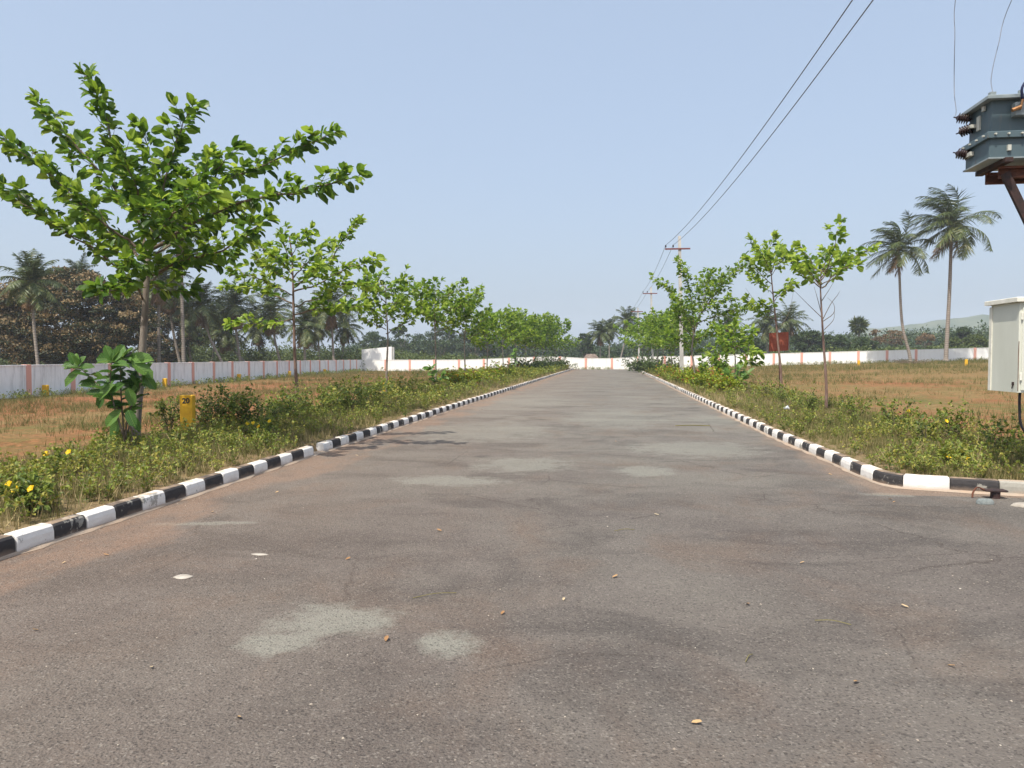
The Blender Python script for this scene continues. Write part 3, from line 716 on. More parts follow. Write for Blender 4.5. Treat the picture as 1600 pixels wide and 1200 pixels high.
# pale shoot low on the trunk
# second tree
d = 18.9; g = gp(465, d)
trunk = np.vstack([[g], PP([(464, 610), (461, 560), (459, 500), (458, 450), (456, 400), (452, 370)], d)])
B = [[(459, 445), (500, 430, .3), (530, 385, .5), (548, 360, .5), (563, 347, .5)],
     [(459, 455), (505, 440, -.3), (545, 418, -.5), (592, 407, -.6)],
     [(458, 430), (430, 402, .3), (405, 385, .4), (382, 372, .5)],
     [(459, 462), (425, 445, -.3), (395, 432, -.6), (365, 428, -.8)],
     [(459, 475), (430, 462, .4), (405, 452, .6), (350, 448, .8)],
     [(460, 497), (435, 503, -.3), (405, 505, -.5), (360, 507, -.6)],
     [(459, 480), (505, 462, .3), (545, 445, .5), (585, 448, .6)],
     [(460, 492), (505, 482, -.5), (535, 480, -.9), (568, 478, -1.1)],
     [(456, 410), (445, 385, 0), (440, 366, .1)], [(456, 400), (470, 378, -.2), (488, 368, -.4)],
     [(458, 435), (485, 405, .5), (505, 385, .8), (520, 378, 1.0)], [(458, 430), (440, 410, -.7), (425, 400, -1.2)],
     [(458, 450), (480, 430, -.8), (500, 415, -1.4)], [(458, 440), (420, 420, .8), (400, 405, 1.3)]]
build_tree("street_tree", "slim young tree with flat layered branches standing right of the largest left tree", LGROUP, trunk, 0.05, [PP(x, d) for x in B], 12, 0.18, 0.06, 'full', bark='bark_red', leaf_from=0.2, twig_gap=0.19, twig_len=0.6, vbase=0.6)

def auto_branches(base, H, Rr, seed, lo=0.45, n=13, up=0.55, lean=(0, 0)):
    r = np.random.default_rng(seed); out = []
    for i in range(n):
        h = H * (lo + (0.93 - lo) * (i / n) ** 0.9); a = i * 2.4 + r.uniform(-.5, .5)
        Lh = Rr * (1.05 - 0.45 * (i / n)) * r.uniform(0.7, 1.15)
        if r.random() < 0.2: Lh *= 1.25
        u_ = up * r.uniform(0.6, 1.5); p0 = np.array(base) + [lean[0] * h / H, lean[1] * h / H, h]
        dx, dy = math.cos(a), math.sin(a)
        out.append(np.array([p0, p0 + [dx * Lh * .35, dy * Lh * .35, Lh * .22 * u_ * 1.2], p0 + [dx * Lh * .75, dy * Lh * .75, Lh * .55 * u_], p0 + [dx * Lh, dy * Lh, Lh * .9 * u_ + r.uniform(-.1, .15)]]))
    out = [np.array([q if q[2] < base[2] + H * 1.02 else (q[0], q[1], base[2] + H * 1.02) for q in br]) for br in out]
    return out
def auto_tree(label, group, px, d, top_py, Rr, seed, lo=0.5, size=0.19, step=0.08, tpl='mid', n=12, up=0.5, vbase=0.55, rad=0.05, name="street_tree", twig_gap=0.22):
    g = gp(px, d); top = pt(px, top_py, d); H = float(top[2] - g[2]); r = np.random.default_rng(seed + 500)
    wob = [(r.uniform(-.12, .12), r.uniform(-.12, .12)) for _ in range(4)]
    trunk = [np.array(g)] + [np.array(g) + [wob[i][0] * (i + 1) / 4, wob[i][1] * (i + 1) / 4, H * f] for i, f in enumerate((0.25, 0.5, 0.72, 0.93))]
    return build_tree(name, label, group, np.array(trunk), rad, auto_branches(g, H, Rr, seed, lo, n, up, lean=wob[3]), seed, size, step, tpl, leaf_from=0.15, twig_gap=twig_gap, twig_len=0.75, vbase=vbase)
left_row = [(604, 26.5, 432, 1.25, 0.53, "tree"), (680, 34.0, 447, 1.75, 0.55, ""), (727, 41.3, 462, 1.7, 0.5, ""), (761, 48.8, 489, 1.5, 0.42, ""), (786, 56.2, 489, 1.7, 0.45, ""),
            (806, 63.6, 487, 1.7, 0.45, ""), (822, 71.0, 496, 1.8, 0.4, ""), (836, 78.3, 496, 2.0, 0.4, ""), (848, 85.6, 498, 2.2, 0.35, ""), (868, 91.5, 502, 2.2, 0.35, "")]
words = ["third", "fourth", "fifth", "sixth", "seventh", "eighth", "ninth", "tenth", "eleventh", "twelfth"]
extra = ["thin trunk with small leaf tuft halfway up", "umbrella shaped crown in front of far wall", "crown leaning to the right at its top", "low dark green crown", "light green crown",
         "bright rounded crown", "dense rounded crown", "small dense crown", "wide dense crown", "last one beside the far wall"]
for i, (px, dd, ty, rr_, lo, _) in enumerate(left_row):
    auto_tree(f"{words[i]} tree of the left row, {extra[i]}", LGROUP, px, dd, ty, rr_ * (1.05 if i == 0 else 1.1), 30 + i, lo, 0.215 + 0.015 * i, 0.09 + 0.010 * i, 'mid' if i < 3 else 'low', 15 + int(1.2 * i), 0.55, 0.5, 0.045)

# right row: nearest traced tree
d = 20.0; g = gp(1292, d)
trunk = np.vstack([[g], PP([(1291, 600), (1287, 540), (1284, 490), (1282, 450), (1283, 420)], d)])
B = [[(1282, 435), (1297, 408, -.1), (1304, 380, -.2), (1312, 345, -.2)], [(1284, 450), (1308, 430, .2), (1330, 405, .3), (1366, 388, .4)],
     [(1283, 450), (1258, 432, -.2), (1240, 410, -.3), (1228, 396, -.3)], [(1282, 440), (1265, 405, .3), (1250, 385, .4)], [(1283, 430), (1290, 405, .5), (1285, 388, .9)],
     [(1283, 445), (1320, 420, -.5), (1340, 415, -.8)], [(1283, 448), (1265, 425, -.6), (1248, 418, -.9)], [(1283, 447), (1262, 425, .7), (1245, 420, 1.1)],
     [(1283, 438), (1300, 415, .6), (1325, 395, 1.0)]]
bare = [[(1285, 497), (1262, 475), (1234, 447)], [(1285, 500), (1298, 475), (1308, 462), (1312, 455)], [(1284, 492), (1277, 465), (1272, 448)], [(1286, 502), (1302, 490), (1303, 476), (1293, 465)], [(1288, 515), (1302, 500), (1304, 485)], [(1284, 470), (1294, 455), (1303, 440)]]
build_tree("street_tree", "nearest slim tree on the right, high sparse crown and bare lower twigs", RGROUP, trunk, 0.042, [PP(x, d) for x in B], 13, 0.20, 0.075, 'full', bark='bark_red', bare=[PP(x, d) for x in bare], leaf_from=0.36, twig_gap=0.28, twig_len=0.45, vbase=0.68)
d = 27.0; g = gp(1222, d)
trunk = np.vstack([[g], PP([(1220, 580), (1215, 530), (1210, 480), (1206, 440), (1203, 400)], d)])
B = [[(1206, 430), (1190, 405, .2), (1172, 375, .3)], [(1205, 420), (1200, 392), (1212, 372)], [(1206, 430), (1222, 405, -.3), (1238, 396, -.5)], [(1207, 445), (1185, 425, -.3), (1166, 405, -.5)],
     [(1208, 460), (1190, 445, .4), (1172, 432, .6)], [(1209, 470), (1228, 452, .3), (1238, 440, .5)], [(1211, 490), (1195, 478, -.3), (1176, 474, -.5)], [(1206, 425), (1215, 400, .8), (1222, 385, 1.3)],
     [(1212, 500), (1190, 490, .3), (1165, 470, .5)], [(1206, 430), (1195, 405, -.9), (1186, 390, -1.3)]]
bare = [[(1211, 500), (1180, 470), (1165, 450)], [(1213, 520), (1232, 490), (1240, 455)]]
build_tree("street_tree", "slim reddish trunked tree in front of the red plate on the right", RGROUP, trunk, 0.05, [PP(x, d) for x in B], 14, 0.21, 0.075, 'full', bark='bark_red', bare=[PP(x, d) for x in bare], leaf_from=0.2, twig_gap=0.22, twig_len=0.5, vbase=0.68)
# low leafy tree
d = 33.0; g = gp(1149, d)
trunk = np.vstack([[g], PP([(1149, 570), (1148, 550), (1147, 530)], d)])
B = [[(1148, 552), (1130, 545, .2), (1117, 560, .3)], [(1148, 540), (1165, 545, -.2), (1188, 552, -.3)], [(1147, 535), (1130, 520, .2), (1115, 512, .2)], [(1147, 532), (1160, 520, .3), (1178, 518, .4)],
     [(1147, 535), (1145, 520), (1148, 508)], [(1148, 545), (1135, 535, -.5), (1125, 532, -.8)], [(1148, 545), (1160, 535, .6), (1170, 532, .9)], [(1148, 555), (1170, 565, -.3), (1186, 568, -.3)]]
build_tree("street_tree", "low stunted tree with drooping leaves just left of the red plate", RGROUP, trunk, 0.04, [PP(x, d) for x in B], 15, 0.25, 0.085, 'full', leaf_from=0.1, twig_gap=0.2, twig_len=0.55, vbase=0.62)
# big tree beside the first pole
d = 38.0; g = gp(1086, d)
trunk = np.vstack([[g], PP([(1084, 570), (1081, 545), (1086, 515), (1095, 490), (1105, 465)], d)])
B = [[(1084, 530), (1062, 500, .2), (1048, 455, .3), (1020, 437, .4)], [(1085, 520), (1080, 470, -.2), (1070, 430, -.3), (1058, 408, -.3)], [(1095, 490), (1125, 450, .3), (1150, 425, .5), (1172, 412, .5)],
     [(1100, 480), (1118, 450, -.5), (1130, 432, -.7)], [(1090, 505), (1130, 490, .4), (1170, 482, .6)], [(1086, 515), (1070, 490, -.8), (1060, 470, -1.2)], [(1090, 500), (1100, 460, .8), (1098, 435, 1.1)],
     [(1085, 530), (1115, 520, -.4), (1150, 505, -.6)], [(1083, 540), (1060, 530, .4), (1045, 520, .5)], [(1100, 470), (1105, 445), (1110, 425)], [(1085, 525), (1075, 500, .9), (1070, 480, 1.5)], [(1095, 490), (1120, 475, -.9), (1140, 465, -1.4)]]
build_tree("street_tree", "bushy tree with ragged crown partly crossing the nearest concrete pole", RGROUP, trunk, 0.06, [PP(x, d) for x in B], 16, 0.22, 0.075, 'mid', leaf_from=0.12, twig_gap=0.13, twig_len=1.15, vbase=0.55)
right_row = [(1116, 35.0, 556, 0.55, 0.3, "tiny sapling with a few big leaves beside the low stunted tree", 8), (1049, 52, 490, 1.8, 0.4, "light green crown hanging between the two nearest poles", 16), (1062, 48, 505, 1.4, 0.4, "round crown behind the nearest pole", 14),
             (1036, 60, 492, 2.0, 0.42, "spreading crown just left of the second pole top", 16), (1027, 68, 498, 1.9, 0.4, "dense tree behind the second pole", 16), (1013, 78, 500, 2.2, 0.4, "dark green tree left of the second pole", 17), (1004, 85, 506, 2.2, 0.38, "last tree of the right row near the far wall", 17)]
for i, (px, dd, ty, rr_, lo, lab, n) in enumerate(right_row):
    auto_tree(lab, RGROUP, px, dd, ty, rr_ * (1.0 if i == 0 else 1.2), 60 + i, lo, 0.23 + 0.017 * i, 0.09 + 0.010 * i, 'mid' if i < 2 else 'low', n, 0.5, 0.5, 0.045)

# large-leaved saplings
def sapling(label, base, stems, leaf_list, seed, size=0.36, n_per=6, vb=0.5):
    r = np.random.default_rng(seed); t = thing("leafy_sapling", label, "sapling", base, "broad leaved saplings on the verges")
    b = Buf(); bl = Buf()
    for st in stems:
        p = spline(st, 12); tube(b, p, np.linspace(0.017, 0.006, len(p)), 7)
        P, T, L = along(p, 0.42, 1.0, 0.06, r); k = len(P)
        sd = unit(np.cross(T, [0, 0, 1.0]) + 1e-6); sg = np.where(np.arange(k) % 2 == 0, 1, -1)[:, None]
        a = r.uniform(0, 6.28, k)
        A = T * 0.35 + sd * sg * r.uniform(0.5, 1, (k, 1)) + np.stack([np.cos(a), np.sin(a), r.uniform(-.3, .35, k)], 1) * 0.6
        Ln = size * r.uniform(0.6, 1.15, k)
        N = np.array([0, -0.25, 1.0]) + r.normal(0, 0.35, (k, 3))
        leaves(bl, P, A, N, Ln, Ln * r.uniform(.48, .6, k), np.clip(vb + r.normal(0, .25, k), 0, 1), 'full', r.uniform(.1, .5, k))
        n = 5; e = p[-1]; A = unit(p[-1] - p[-3]) * 0.6 + r.normal(0, .55, (n, 3)); Ln = size * r.uniform(.6, 1, n)
        leaves(bl, np.repeat(e[None], n, 0), A, np.array([0, -.3, 1.0]) + r.normal(0, .3, (n, 3)), Ln, Ln * .55, np.clip(vb + .25 + r.normal(0, .2, n), 0, 1), 'full', .2)
    for (px, py, dd, ang, ln) in leaf_list:
        q = pt(px, py, dd); A = RGT * math.cos(ang) + np.array([0, 0, 1.0]) * math.sin(ang) + FWD * r.uniform(-.3, .1)
        leaves(bl, q[None], A[None], (np.array([0, 0, .55]) - FWD * .8 + r.normal(0, .15, 3))[None], ln, ln * .52, np.array([r.uniform(.4, 1)]), 'full', .15)
    part("stem", b, 'twig', t, smooth=True); part("foliage", bl, 'bigleaf', t, uv=True)
d = 11.4; g = gp(196, d)
ST = [PP([(196, 712), (193, 670), (190, 630), (188, 590), (190, 560)], d), PP([(200, 700), (208, 680), (195, 650), (170, 620), (150, 598), (122, 572)], d), PP([(195, 690), (200, 650), (215, 610), (225, 585)], d),
      PP([(193, 680), (180, 640), (172, 600), (175, 565)], d - .2), PP([(196, 690), (208, 640), (212, 600), (214, 572)], d + .2)]
ll = [(118, 570, d, 2.0, .22), (116, 572, d, 2.9, .20), (122, 574, d, .1, .24), (128, 578, d, 3.9, .36), (148, 597, d, 2.5, .15), (190, 562, d, 3.05, .42), (200, 560, d, .0, .40), (205, 566, d - .1, -.6, .40), (165, 612, d - .1, 4.2, .3),
      (180, 600, d - .3, 3.9, .34), (195, 600, d - .3, 3.6, .28), (200, 605, d - .2, 5.0, .3), (190, 640, d - .2, 4.0, .34), (200, 640, d - .2, 5.2, .3), (185, 655, d, 4.5, .32), (210, 650, d, 5.0, .25)]
sapling("broad leaved sapling growing against the trunk of the largest left tree", g, ST, ll, 5, 0.30)
d = 35; g = gp(676, 33)
sapling("pale lime broad leaved sapling at foot of the fourth left tree", g, [np.array([g, np.array(g) + [0, 0, .5], np.array(g) + [-.1, 0, .95]]), np.array([g, np.array(g) + [.1, 0, .35], np.array(g) + [.45, 0, .6]])], [], 6, 0.42, vb=.9)
g = gp(1153, 30)
sapling("short broad leaved sapling with pale hanging leaves under the low stunted tree", g, [np.array([g, np.array(g) + [0, 0, .5], np.array(g) + [.05, 0, 1.0]]), np.array([g, np.array(g) + [.1, 0, .4], np.array(g) + [.4, 0, .8]]), np.array([g, np.array(g) + [-.1, 0, .4], np.array(g) + [-.35, 0, .75]])], [], 7, 0.40, vb=.85)
g = gp(804, 60)
sapling("small sapling showing light leaves against far wall among the left row", g, [np.array([g, np.array(g) + [0, 0, .9], np.array(g) + [0, 0, 1.9]])], [], 8, 0.45, vb=.8)

# ================================================================== PALMS
def palm(label, base_px, crown_px, crown_py, d, fl, seed, group, lean=None, nf=24, pairs=34, wind=(0, 0), dead=3, wl=0.09, trunk_r=0.17, low=0.0, nuts=False, name="coconut_palm"):
    if group == PGL: fl *= 1.14; nf = int(nf * 1.15); dead += 2
    r = np.random.default_rng(seed); nf = int(nf * 1.1); pairs = int(pairs * 1.3); g = np.array(gp(base_px, d)); c = pt(crown_px, crown_py, d)
    t = thing(name, label, "palm tree", g, group)
    mid = lean if lean is not None else g * .45 + c * .55 + np.array([(c[0] - g[0]) * .12, 0, 0])
    tr = spline(np.array([g, g * .8 + mid * .2 + [0, 0, .3], mid, c]), 24)
    b = Buf(); rr_ = np.linspace(trunk_r, trunk_r * .62, len(tr)); rr_[:2] *= 1.35; tube(b, tr, rr_, 10); part("trunk", b, 'palmtrunk', t, smooth=True)
    bl = Buf(); bd = Buf(); wv = np.array([wind[0], wind[1], 0.0])
    for i in range(nf + dead):
        isd = i >= nf
        az = i * 2.39996 + r.uniform(-.25, .25)
        el = math.radians(82 - 112 * ((i / nf) ** 1.0) + r.uniform(-8, 8)) if not isd else math.radians(r.uniform(-75, -60))
        L = fl * r.uniform(.85, 1.1) * (1.0 if not isd else .7)
        n = 12; p = c.copy() + [0, 0, 0.0]; dirv = np.array([math.cos(az) * math.cos(el), math.sin(az) * math.cos(el), math.sin(el)])
        path = [p.copy()]; sl = L / (n - 1)
        for k in range(1, n):
            dirv = unit(dirv + np.array([0, 0, -1]) * (.018 + .019 * k) * (1.0 if not isd else .5) + wv * (.02 + .03 * k))
            p = p + dirv * sl; path.append(p.copy())
        path = np.array(path); tube(bd if isd else bl, path, np.linspace(.035, .008, n), 4, var=.8 if not isd else .5, cap=False)
        P, T, LL = along(path, .10, .99, L / pairs, r); k = len(P)
        sd = np.cross(T, [0, 0, 1.0]); sd = unit(sd + 1e-5)
        up = np.cross(sd, T)
        f = np.linspace(0, 1, k)
        ll_ = (.25 * fl) * (np.sin(np.clip(f * 0.92 + .1, 0, 1) * np.pi) ** .55 + .12)
        drp = r.uniform(.1, .75, k)[:, None] * (1 if not isd else 2.0)
        for sg in (1, -1):
            A = sd * sg * 1.0 + T * .75 + np.array([0, 0, -1]) * drp + up * .15 + wv * .9 + r.normal(0, .09, (k, 3))
            leaves(bd if isd else bl, P, A, up + r.normal(0, .3, (k, 3)), ll_ * r.uniform(.8, 1.15, k), wl, np.clip(.45 - .25 * el + r.normal(0, .22, k), 0, 1), 'blade', .25)
    part("fronds", bl, 'palmleaf', t)
    if dead: part("dead_fronds", bd, 'deadfrond', t)
    if nuts:
        for i in range(6):
            b = Buf(); a = r.uniform(0, 6.28); q = c + [math.cos(a) * .32, math.sin(a) * .32, -.35 - r.uniform(0, .3)]
            lathe(b, q, [(0.0, -.15), (.09, -.11), (.125, 0), (.09, .11), (0, .15)], sides=8, var=r.uniform(.3, .8))
            part("coconut", b, 'scrub', t, smooth=True)
    return t
PGR = "coconut palms in the field on the right"; PGL = "coconut palms behind the left wall"; PGC = "coconut palms beyond the far wall"
palm("taller wind-blown coconut palm with straight trunk on the right field", 1478, 1487, 352, 84, 5.7, 21, PGR, nf=30, pairs=46, wind=(-.5, .1), dead=3, trunk_r=.25, nuts=True, wl=.075)
palm("shorter coconut palm with bent trunk left of the taller one", 1423, 1404, 390, 86, 4.5, 22, PGR, lean=pt(1409, 500, 86), nf=26, pairs=40, wind=(-.45, .1), dead=2, trunk_r=.20, nuts=True, wl=.075)
palm("lone coconut palm in front of the brown mango tree, at far left", 60, 49, 442, 66, 2.9, 23, PGL, nf=22, pairs=34, wind=(.1, 0), dead=6)
palm("tallest palm behind the left wall, crown hidden in the largest street tree", 287, 283, 372, 84, 3.6, 24, PGL, nf=18, dead=4, trunk_r=.25)
palm("straight palm trunk close beside the left tree trunk", 248, 248, 440, 84, 3.6, 25, PGL, nf=18, dead=5, trunk_r=.22)
palm("palm with slanting pale trunk between two straight ones behind left wall", 283, 262, 452, 90, 3.6, 26, PGL, nf=18, dead=8, trunk_r=.2)
palm("palm leaning left with starry crown against the sky", 352, 314, 478, 88, 3.3, 27, PGL, nf=22, dead=2, trunk_r=.18)
palm("palm with full drooping crown left of the second street tree", 377, 366, 478, 92, 3.6, 28, PGL, nf=26, dead=5, trunk_r=.2)
palm("lower palm under the full crowned one", 392, 352, 520, 98, 3.2, 36, PGL, nf=22, dead=6, trunk_r=.18)
palm("palm behind the lower branches of the second street tree", 440, 424, 490, 95, 3.5, 29, PGL, nf=22, dead=7, trunk_r=.18)
palm("palm with rusty dead fronds right of the second street tree trunk", 476, 476, 512, 92, 3.2, 30, PGL, nf=20, dead=9, trunk_r=.2)
palm("palm with tall crown at the right end of the left palm group", 522, 518, 482, 98, 3.5, 31, PGL, nf=24, dead=6, trunk_r=.18)
palm("small thin palm at the right edge of left palm group", 533, 538, 512, 110, 3.2, 32, PGL, nf=20, dead=3, trunk_r=.16)
palm("low dark palm between the two tall trunks and the leaning one", 300, 290, 500, 100, 3.4, 37, PGL, nf=22, dead=8, trunk_r=.18)
palm("small palm top peeping over the brown mango tree", 125, 125, 432, 100, 2.8, 33, PGL, nf=18, dead=0)
palm("low palm filling the gap left of the second street tree trunk", 408, 402, 512, 104, 3.3, 51, PGL, dead=6, trunk_r=.18)
palm("low shaggy palm just right of the second street tree trunk", 499, 497, 503, 106, 3.3, 52, PGL, dead=6, trunk_r=.18)
palm("half hidden palm right of the tallest trunk", 330, 338, 500, 110, 3.3, 53, PGL, dead=6, trunk_r=.18)
palm("half hidden palm behind the left tree's trunk top", 225, 228, 468, 100, 3.3, 54, PGL, dead=4, trunk_r=.18)
palm("leftmost palm of the pair above the end of the road", 938, 938, 521, 150, 3.6, 41, PGC, nf=26, pairs=24, dead=4, wl=.12)
palm("right palm of the pair above the end of the road", 952, 952, 516, 165, 3.6, 42, PGC, nf=26, pairs=24, dead=4, wl=.12)
palm("tallest palm beyond the end of the road, left of third pole", 968, 980, 503, 150, 3.9, 43, PGC, nf=28, pairs=24, dead=5, wl=.12)
palm("palm behind the crown of the bushy tree by the pole", 1139, 1139, 506, 130, 3.6, 44, PGC, nf=24, pairs=24, dead=5, wl=.1)
palm("palm behind the slim tree with the red plate", 1200, 1198, 507, 125, 3.9, 45, PGC, nf=28, pairs=26, dead=5, wl=.1)
palm("palm with star crown just right of the red plate", 1232, 1233, 503, 125, 3.9, 46, PGC, nf=28, pairs=26, dead=4, wl=.1)

# ================================================================== BROADLEAF TREES BEYOND THE WALLS
def clump_crown(b, c, rx, ry, rz, n_blob, per, lsize, seed, mango=False, bare=False, flat=0.0):
    lo_, hi_ = (.13, .24) if mango else (.18, .34)
    r = np.random.default_rng(seed)
    for i in range(n_blob):
        a = r.uniform(0, 6.28); u_ = r.uniform(-.55 - flat, 1); k = math.sqrt(max(0, 1 - u_ * u_)) * r.uniform(.55, 1.0)
        q = np.array(c) + [math.cos(a) * k * rx, math.sin(a) * k * ry, u_ * rz * r.uniform(.75, 1.0)]
        br = min(rx, rz) * r.uniform(lo_, hi_)
        dv = unit(r.normal(0, 1, (per, 3))); dv[:, 2] = np.abs(dv[:, 2]) * .9 - .15
        P = q + dv * br * np.array([1.15, 1.15, .8]) * r.uniform(.55, 1.08, (per, 1))
        A = dv + r.normal(0, .8, (per, 3)); N = dv + [0, 0, .3] + r.normal(0, .6, (per, 3))
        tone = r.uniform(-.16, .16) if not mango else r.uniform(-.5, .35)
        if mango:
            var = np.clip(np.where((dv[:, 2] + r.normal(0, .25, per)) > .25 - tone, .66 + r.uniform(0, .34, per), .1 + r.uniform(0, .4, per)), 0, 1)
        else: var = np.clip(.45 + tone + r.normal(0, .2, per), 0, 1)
        Ln = lsize * r.uniform(.6, 1.3, per)
        leaves(b, P, A, N, Ln, Ln * .55, var, 'low', .1)
def broad_tree(name, label, cat, px, d, top_py, w_px, seed, mat='treeleaf', n_blob=40, per=110, lsize=.3, group=None, trunk_h=.25, base_py=None, mango=False, bare=False, asp=1.0):
    g = np.array(gp(px, d)); top = pt(px, top_py, d); H = float(top[2] - g[2]); rx = w_px / F * d / 2
    t = thing(name, label, cat, g, group); r = np.random.default_rng(seed)
    b = Buf(); hb = H * trunk_h
    tube(b, spline([g, g + [.1, 0, hb * .6], g + [.0, .1, hb * 1.3], g + [.1, 0, H * .75]], 10), np.linspace(.02 * H + .05, .05, 10)[:10] if False else np.linspace(.025 * H + .03, .04, len(spline([g, g, g, g], 10))), 8)
    for i in range(7):
        a = r.uniform(0, 6.28); q = g + [0, 0, hb * r.uniform(.7, 1.3)]; e = g + [math.cos(a) * rx * .7, math.sin(a) * rx * .6, H * r.uniform(.45, .8)]
        tube(b, spline([q, q * .5 + e * .5 + [0, 0, .3], e], 6), np.linspace(.012 * H, .03, len(spline([q, q, e], 6))), 5)
    part("trunk", b, 'bark', t, smooth=True)
    c = g + [0, 0, H * (.5 + trunk_h * .5)]; bl = Buf()
    clump_crown(bl, c, rx * .82, rx * .75 * asp, H * (1 - trunk_h) * (.52 if mango else .43), n_blob, per, lsize, seed, mango, bare, .3)
    part("crown", bl, mat, t)
    return t
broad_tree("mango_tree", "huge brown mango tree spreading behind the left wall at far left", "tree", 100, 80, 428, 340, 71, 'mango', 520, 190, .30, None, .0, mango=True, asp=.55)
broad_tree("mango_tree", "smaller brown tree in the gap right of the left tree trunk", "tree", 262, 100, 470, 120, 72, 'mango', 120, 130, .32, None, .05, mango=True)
BG = "broadleaf trees beyond the walls"
bgt = [("dark green tree glimpsed behind the leaning palm", 330, 120, 508, 90, 'treeleaf'), ("low rounded tree right of the left palm group", 585, 190, 516, 60, 'treeleaf'), ("lacy round tree standing alone above the wall right of white panel", 625, 190, 505, 38, 'treeleaf'),
       ("small bushy tree between lacy tree and fourth street tree", 655, 220, 521, 36, 'treeleaf'), ("big dark tree behind the fourth street tree", 690, 200, 507, 62, 'treeleaf'), ("dark tree behind the fifth street tree", 742, 200, 510, 70, 'treeleaf'),
       ("dark tree behind the sixth and seventh street trees", 795, 210, 515, 70, 'treeleaf'), ("round fan palm like tree left of the palm pair", 914, 170, 518, 28, 'treeleaf'),
       ("dark tree behind the low stunted tree", 1170, 150, 524, 60, 'treeleaf'), ("dark wide tree right of the star crowned palm", 1262, 150, 515, 60, 'treeleaf'), ("mid green tree behind nearest right tree trunk", 1300, 150, 522, 60, 'treeleaf'),
       ("dark rounded tree below the small fan palm", 1345, 140, 527, 56, 'treeleaf'), ("bare brown tree just right of the small fan palm", 1368, 150, 515, 28, 'brownleaf'), ("bare brown tree behind the bent palm trunk", 1398, 150, 514, 40, 'brownleaf'),
       ("pale brown tree between the two right palms", 1445, 150, 519, 32, 'brownleaf'), ("dark green tree right of the tall palm trunk", 1503, 160, 510, 36, 'treeleaf'), ("light green bush by the wall left of the grey box", 1520, 130, 522, 44, 'scrub'),
       ("light green bush behind tall palm trunk", 1490, 135, 527, 40, 'scrub')]
for i, (lab, px, dd, ty, wp, mt) in enumerate(bgt):
    nb = 34 if wp < 45 else 55
    broad_tree("broadleaf_tree" if mt != 'scrub' else "bush", lab, "tree" if mt != 'scrub' else "bush", px, dd, ty, wp, 80 + i, mt, nb if mt != 'brownleaf' else 22, 100 if mt != 'brownleaf' else 60, .45 if mt != 'brownleaf' else .32, BG, .12 if mt != 'brownleaf' else .35)
# small fan palm
g = np.array(gp(1342, 150)); c = pt(1342, 509, 150)
t = thing("fan_palm", "small fan palm with ball shaped crown on the skyline", "palm tree", g); b = Buf(); tube(b, spline([g, (g + c) / 2, c], 8), .2, 8); part("trunk", b, 'palmtrunk', t, smooth=True)
b = Buf(); r = np.random.default_rng(3); k = 420; dv = unit(r.normal(0, 1, (k, 3))); leaves(b, c + dv * r.uniform(.5, 1.0, (k, 1)), dv, r.normal(0, 1, (k, 3)), r.uniform(1.0, 1.6, k), .3, np.clip(.4 + r.normal(0, .2, k), 0, 1), 'blade', .2); part("fronds", b, 'palmleaf', t)
# thatched roof end beyond the wall
g = gp(924, 108); t = thing("thatched_hut", "low brown thatched hut roof showing over the far wall", "hut", g)
q = np.array(g); b = Buf(); w2, h1, h2, dp = 1.25, 1.35, 2.15, 2.5
b.add([q + v for v in np.array([(-w2, 0, h1), (w2, 0, h1), (w2 * .45, dp / 2, h2), (-w2 * .6, dp / 2, h2), (-w2, dp, h1), (w2, dp, h1)])], [(0, 3, 4), (1, 5, 2)], [(0, 1, 2, 3), (3, 2, 5, 4)]); part("roof", b, 'thatch', t)
b = Buf(); box(b, q[0] - 1.05, q[0] + 1.05, q[1] + .3, q[1] + dp - .3, q[2] - .1, q[2] + 1.6); part("hut_wall", b, 'bark', t)

# far wood: one mass of treetops, and scrub just behind the walls
def wood(name, label_kind, spots, mat, seed, hfun, lsize, per):
    r = np.random.default_rng(seed); b = Buf()
    for (x, y) in spots:
        z = float(gz(x, y)); h = hfun(r, x, y)
        rad = h * r.uniform(.35, .6)
        for j in range(6):
            q = np.array([x, y, z]) + [r.normal(0, rad * .5), r.normal(0, rad * .4), h * r.uniform(.15, .85)]
            dv = unit(r.normal(0, 1, (per, 3))); P = q + dv * rad * .5 * r.uniform(.5, 1.05, (per, 1)); Ln = lsize * r.uniform(.6, 1.3, per)
            leaves(b, P, dv + r.normal(0, .7, (per, 3)), dv + [0, 0, .7] + r.normal(0, .3, (per, 3)), Ln, Ln * .6, np.clip(.42 + r.normal(0, .16) + r.normal(0, .16, per), 0, 1), 'low', .1)
    o = struct(name, b, mat, kind='stuff'); return o
r = np.random.default_rng(99); sp = []
for px in np.arange(540, 1640, 7.0):
    for dd in (210, 250, 300):
        q = pt(px + r.uniform(-6, 6), 557, dd + r.uniform(-15, 15)); sp.append((q[0], q[1]))
def hf(r, x, y):
    px = 800 + F * math.tan(math.atan2(x, y) + R(YAW)); dd = math.hypot(x, y)
    py = np.interp(px, [540, 600, 700, 860, 940, 1000, 1100, 1250, 1330, 1420, 1540, 1640], [532, 528, 518, 524, 534, 530, 524, 524, 530, 526, 520, 520])
    return max(2.0, (557 - py) / F * dd * r.uniform(.7, 1.1) + 1.2)
wood("distant_wood", "", sp, 'treeleaf', 5, hf, .8, 34)
sp = []
for px in np.arange(-120, 1650, 5.0):
    for dd in (108, 125):
        if px < 560:
            y = r.uniform(36, 130); x = -34 - r.uniform(0, 14)
            q = pt(px, 557, dd + r.uniform(-8, 14)); 
            if q[0] > -34: continue
            sp.append((q[0], q[1]))
        else:
            q = pt(px, 557, dd + r.uniform(-5, 10)); sp.append((q[0], max(q[1], 101)))
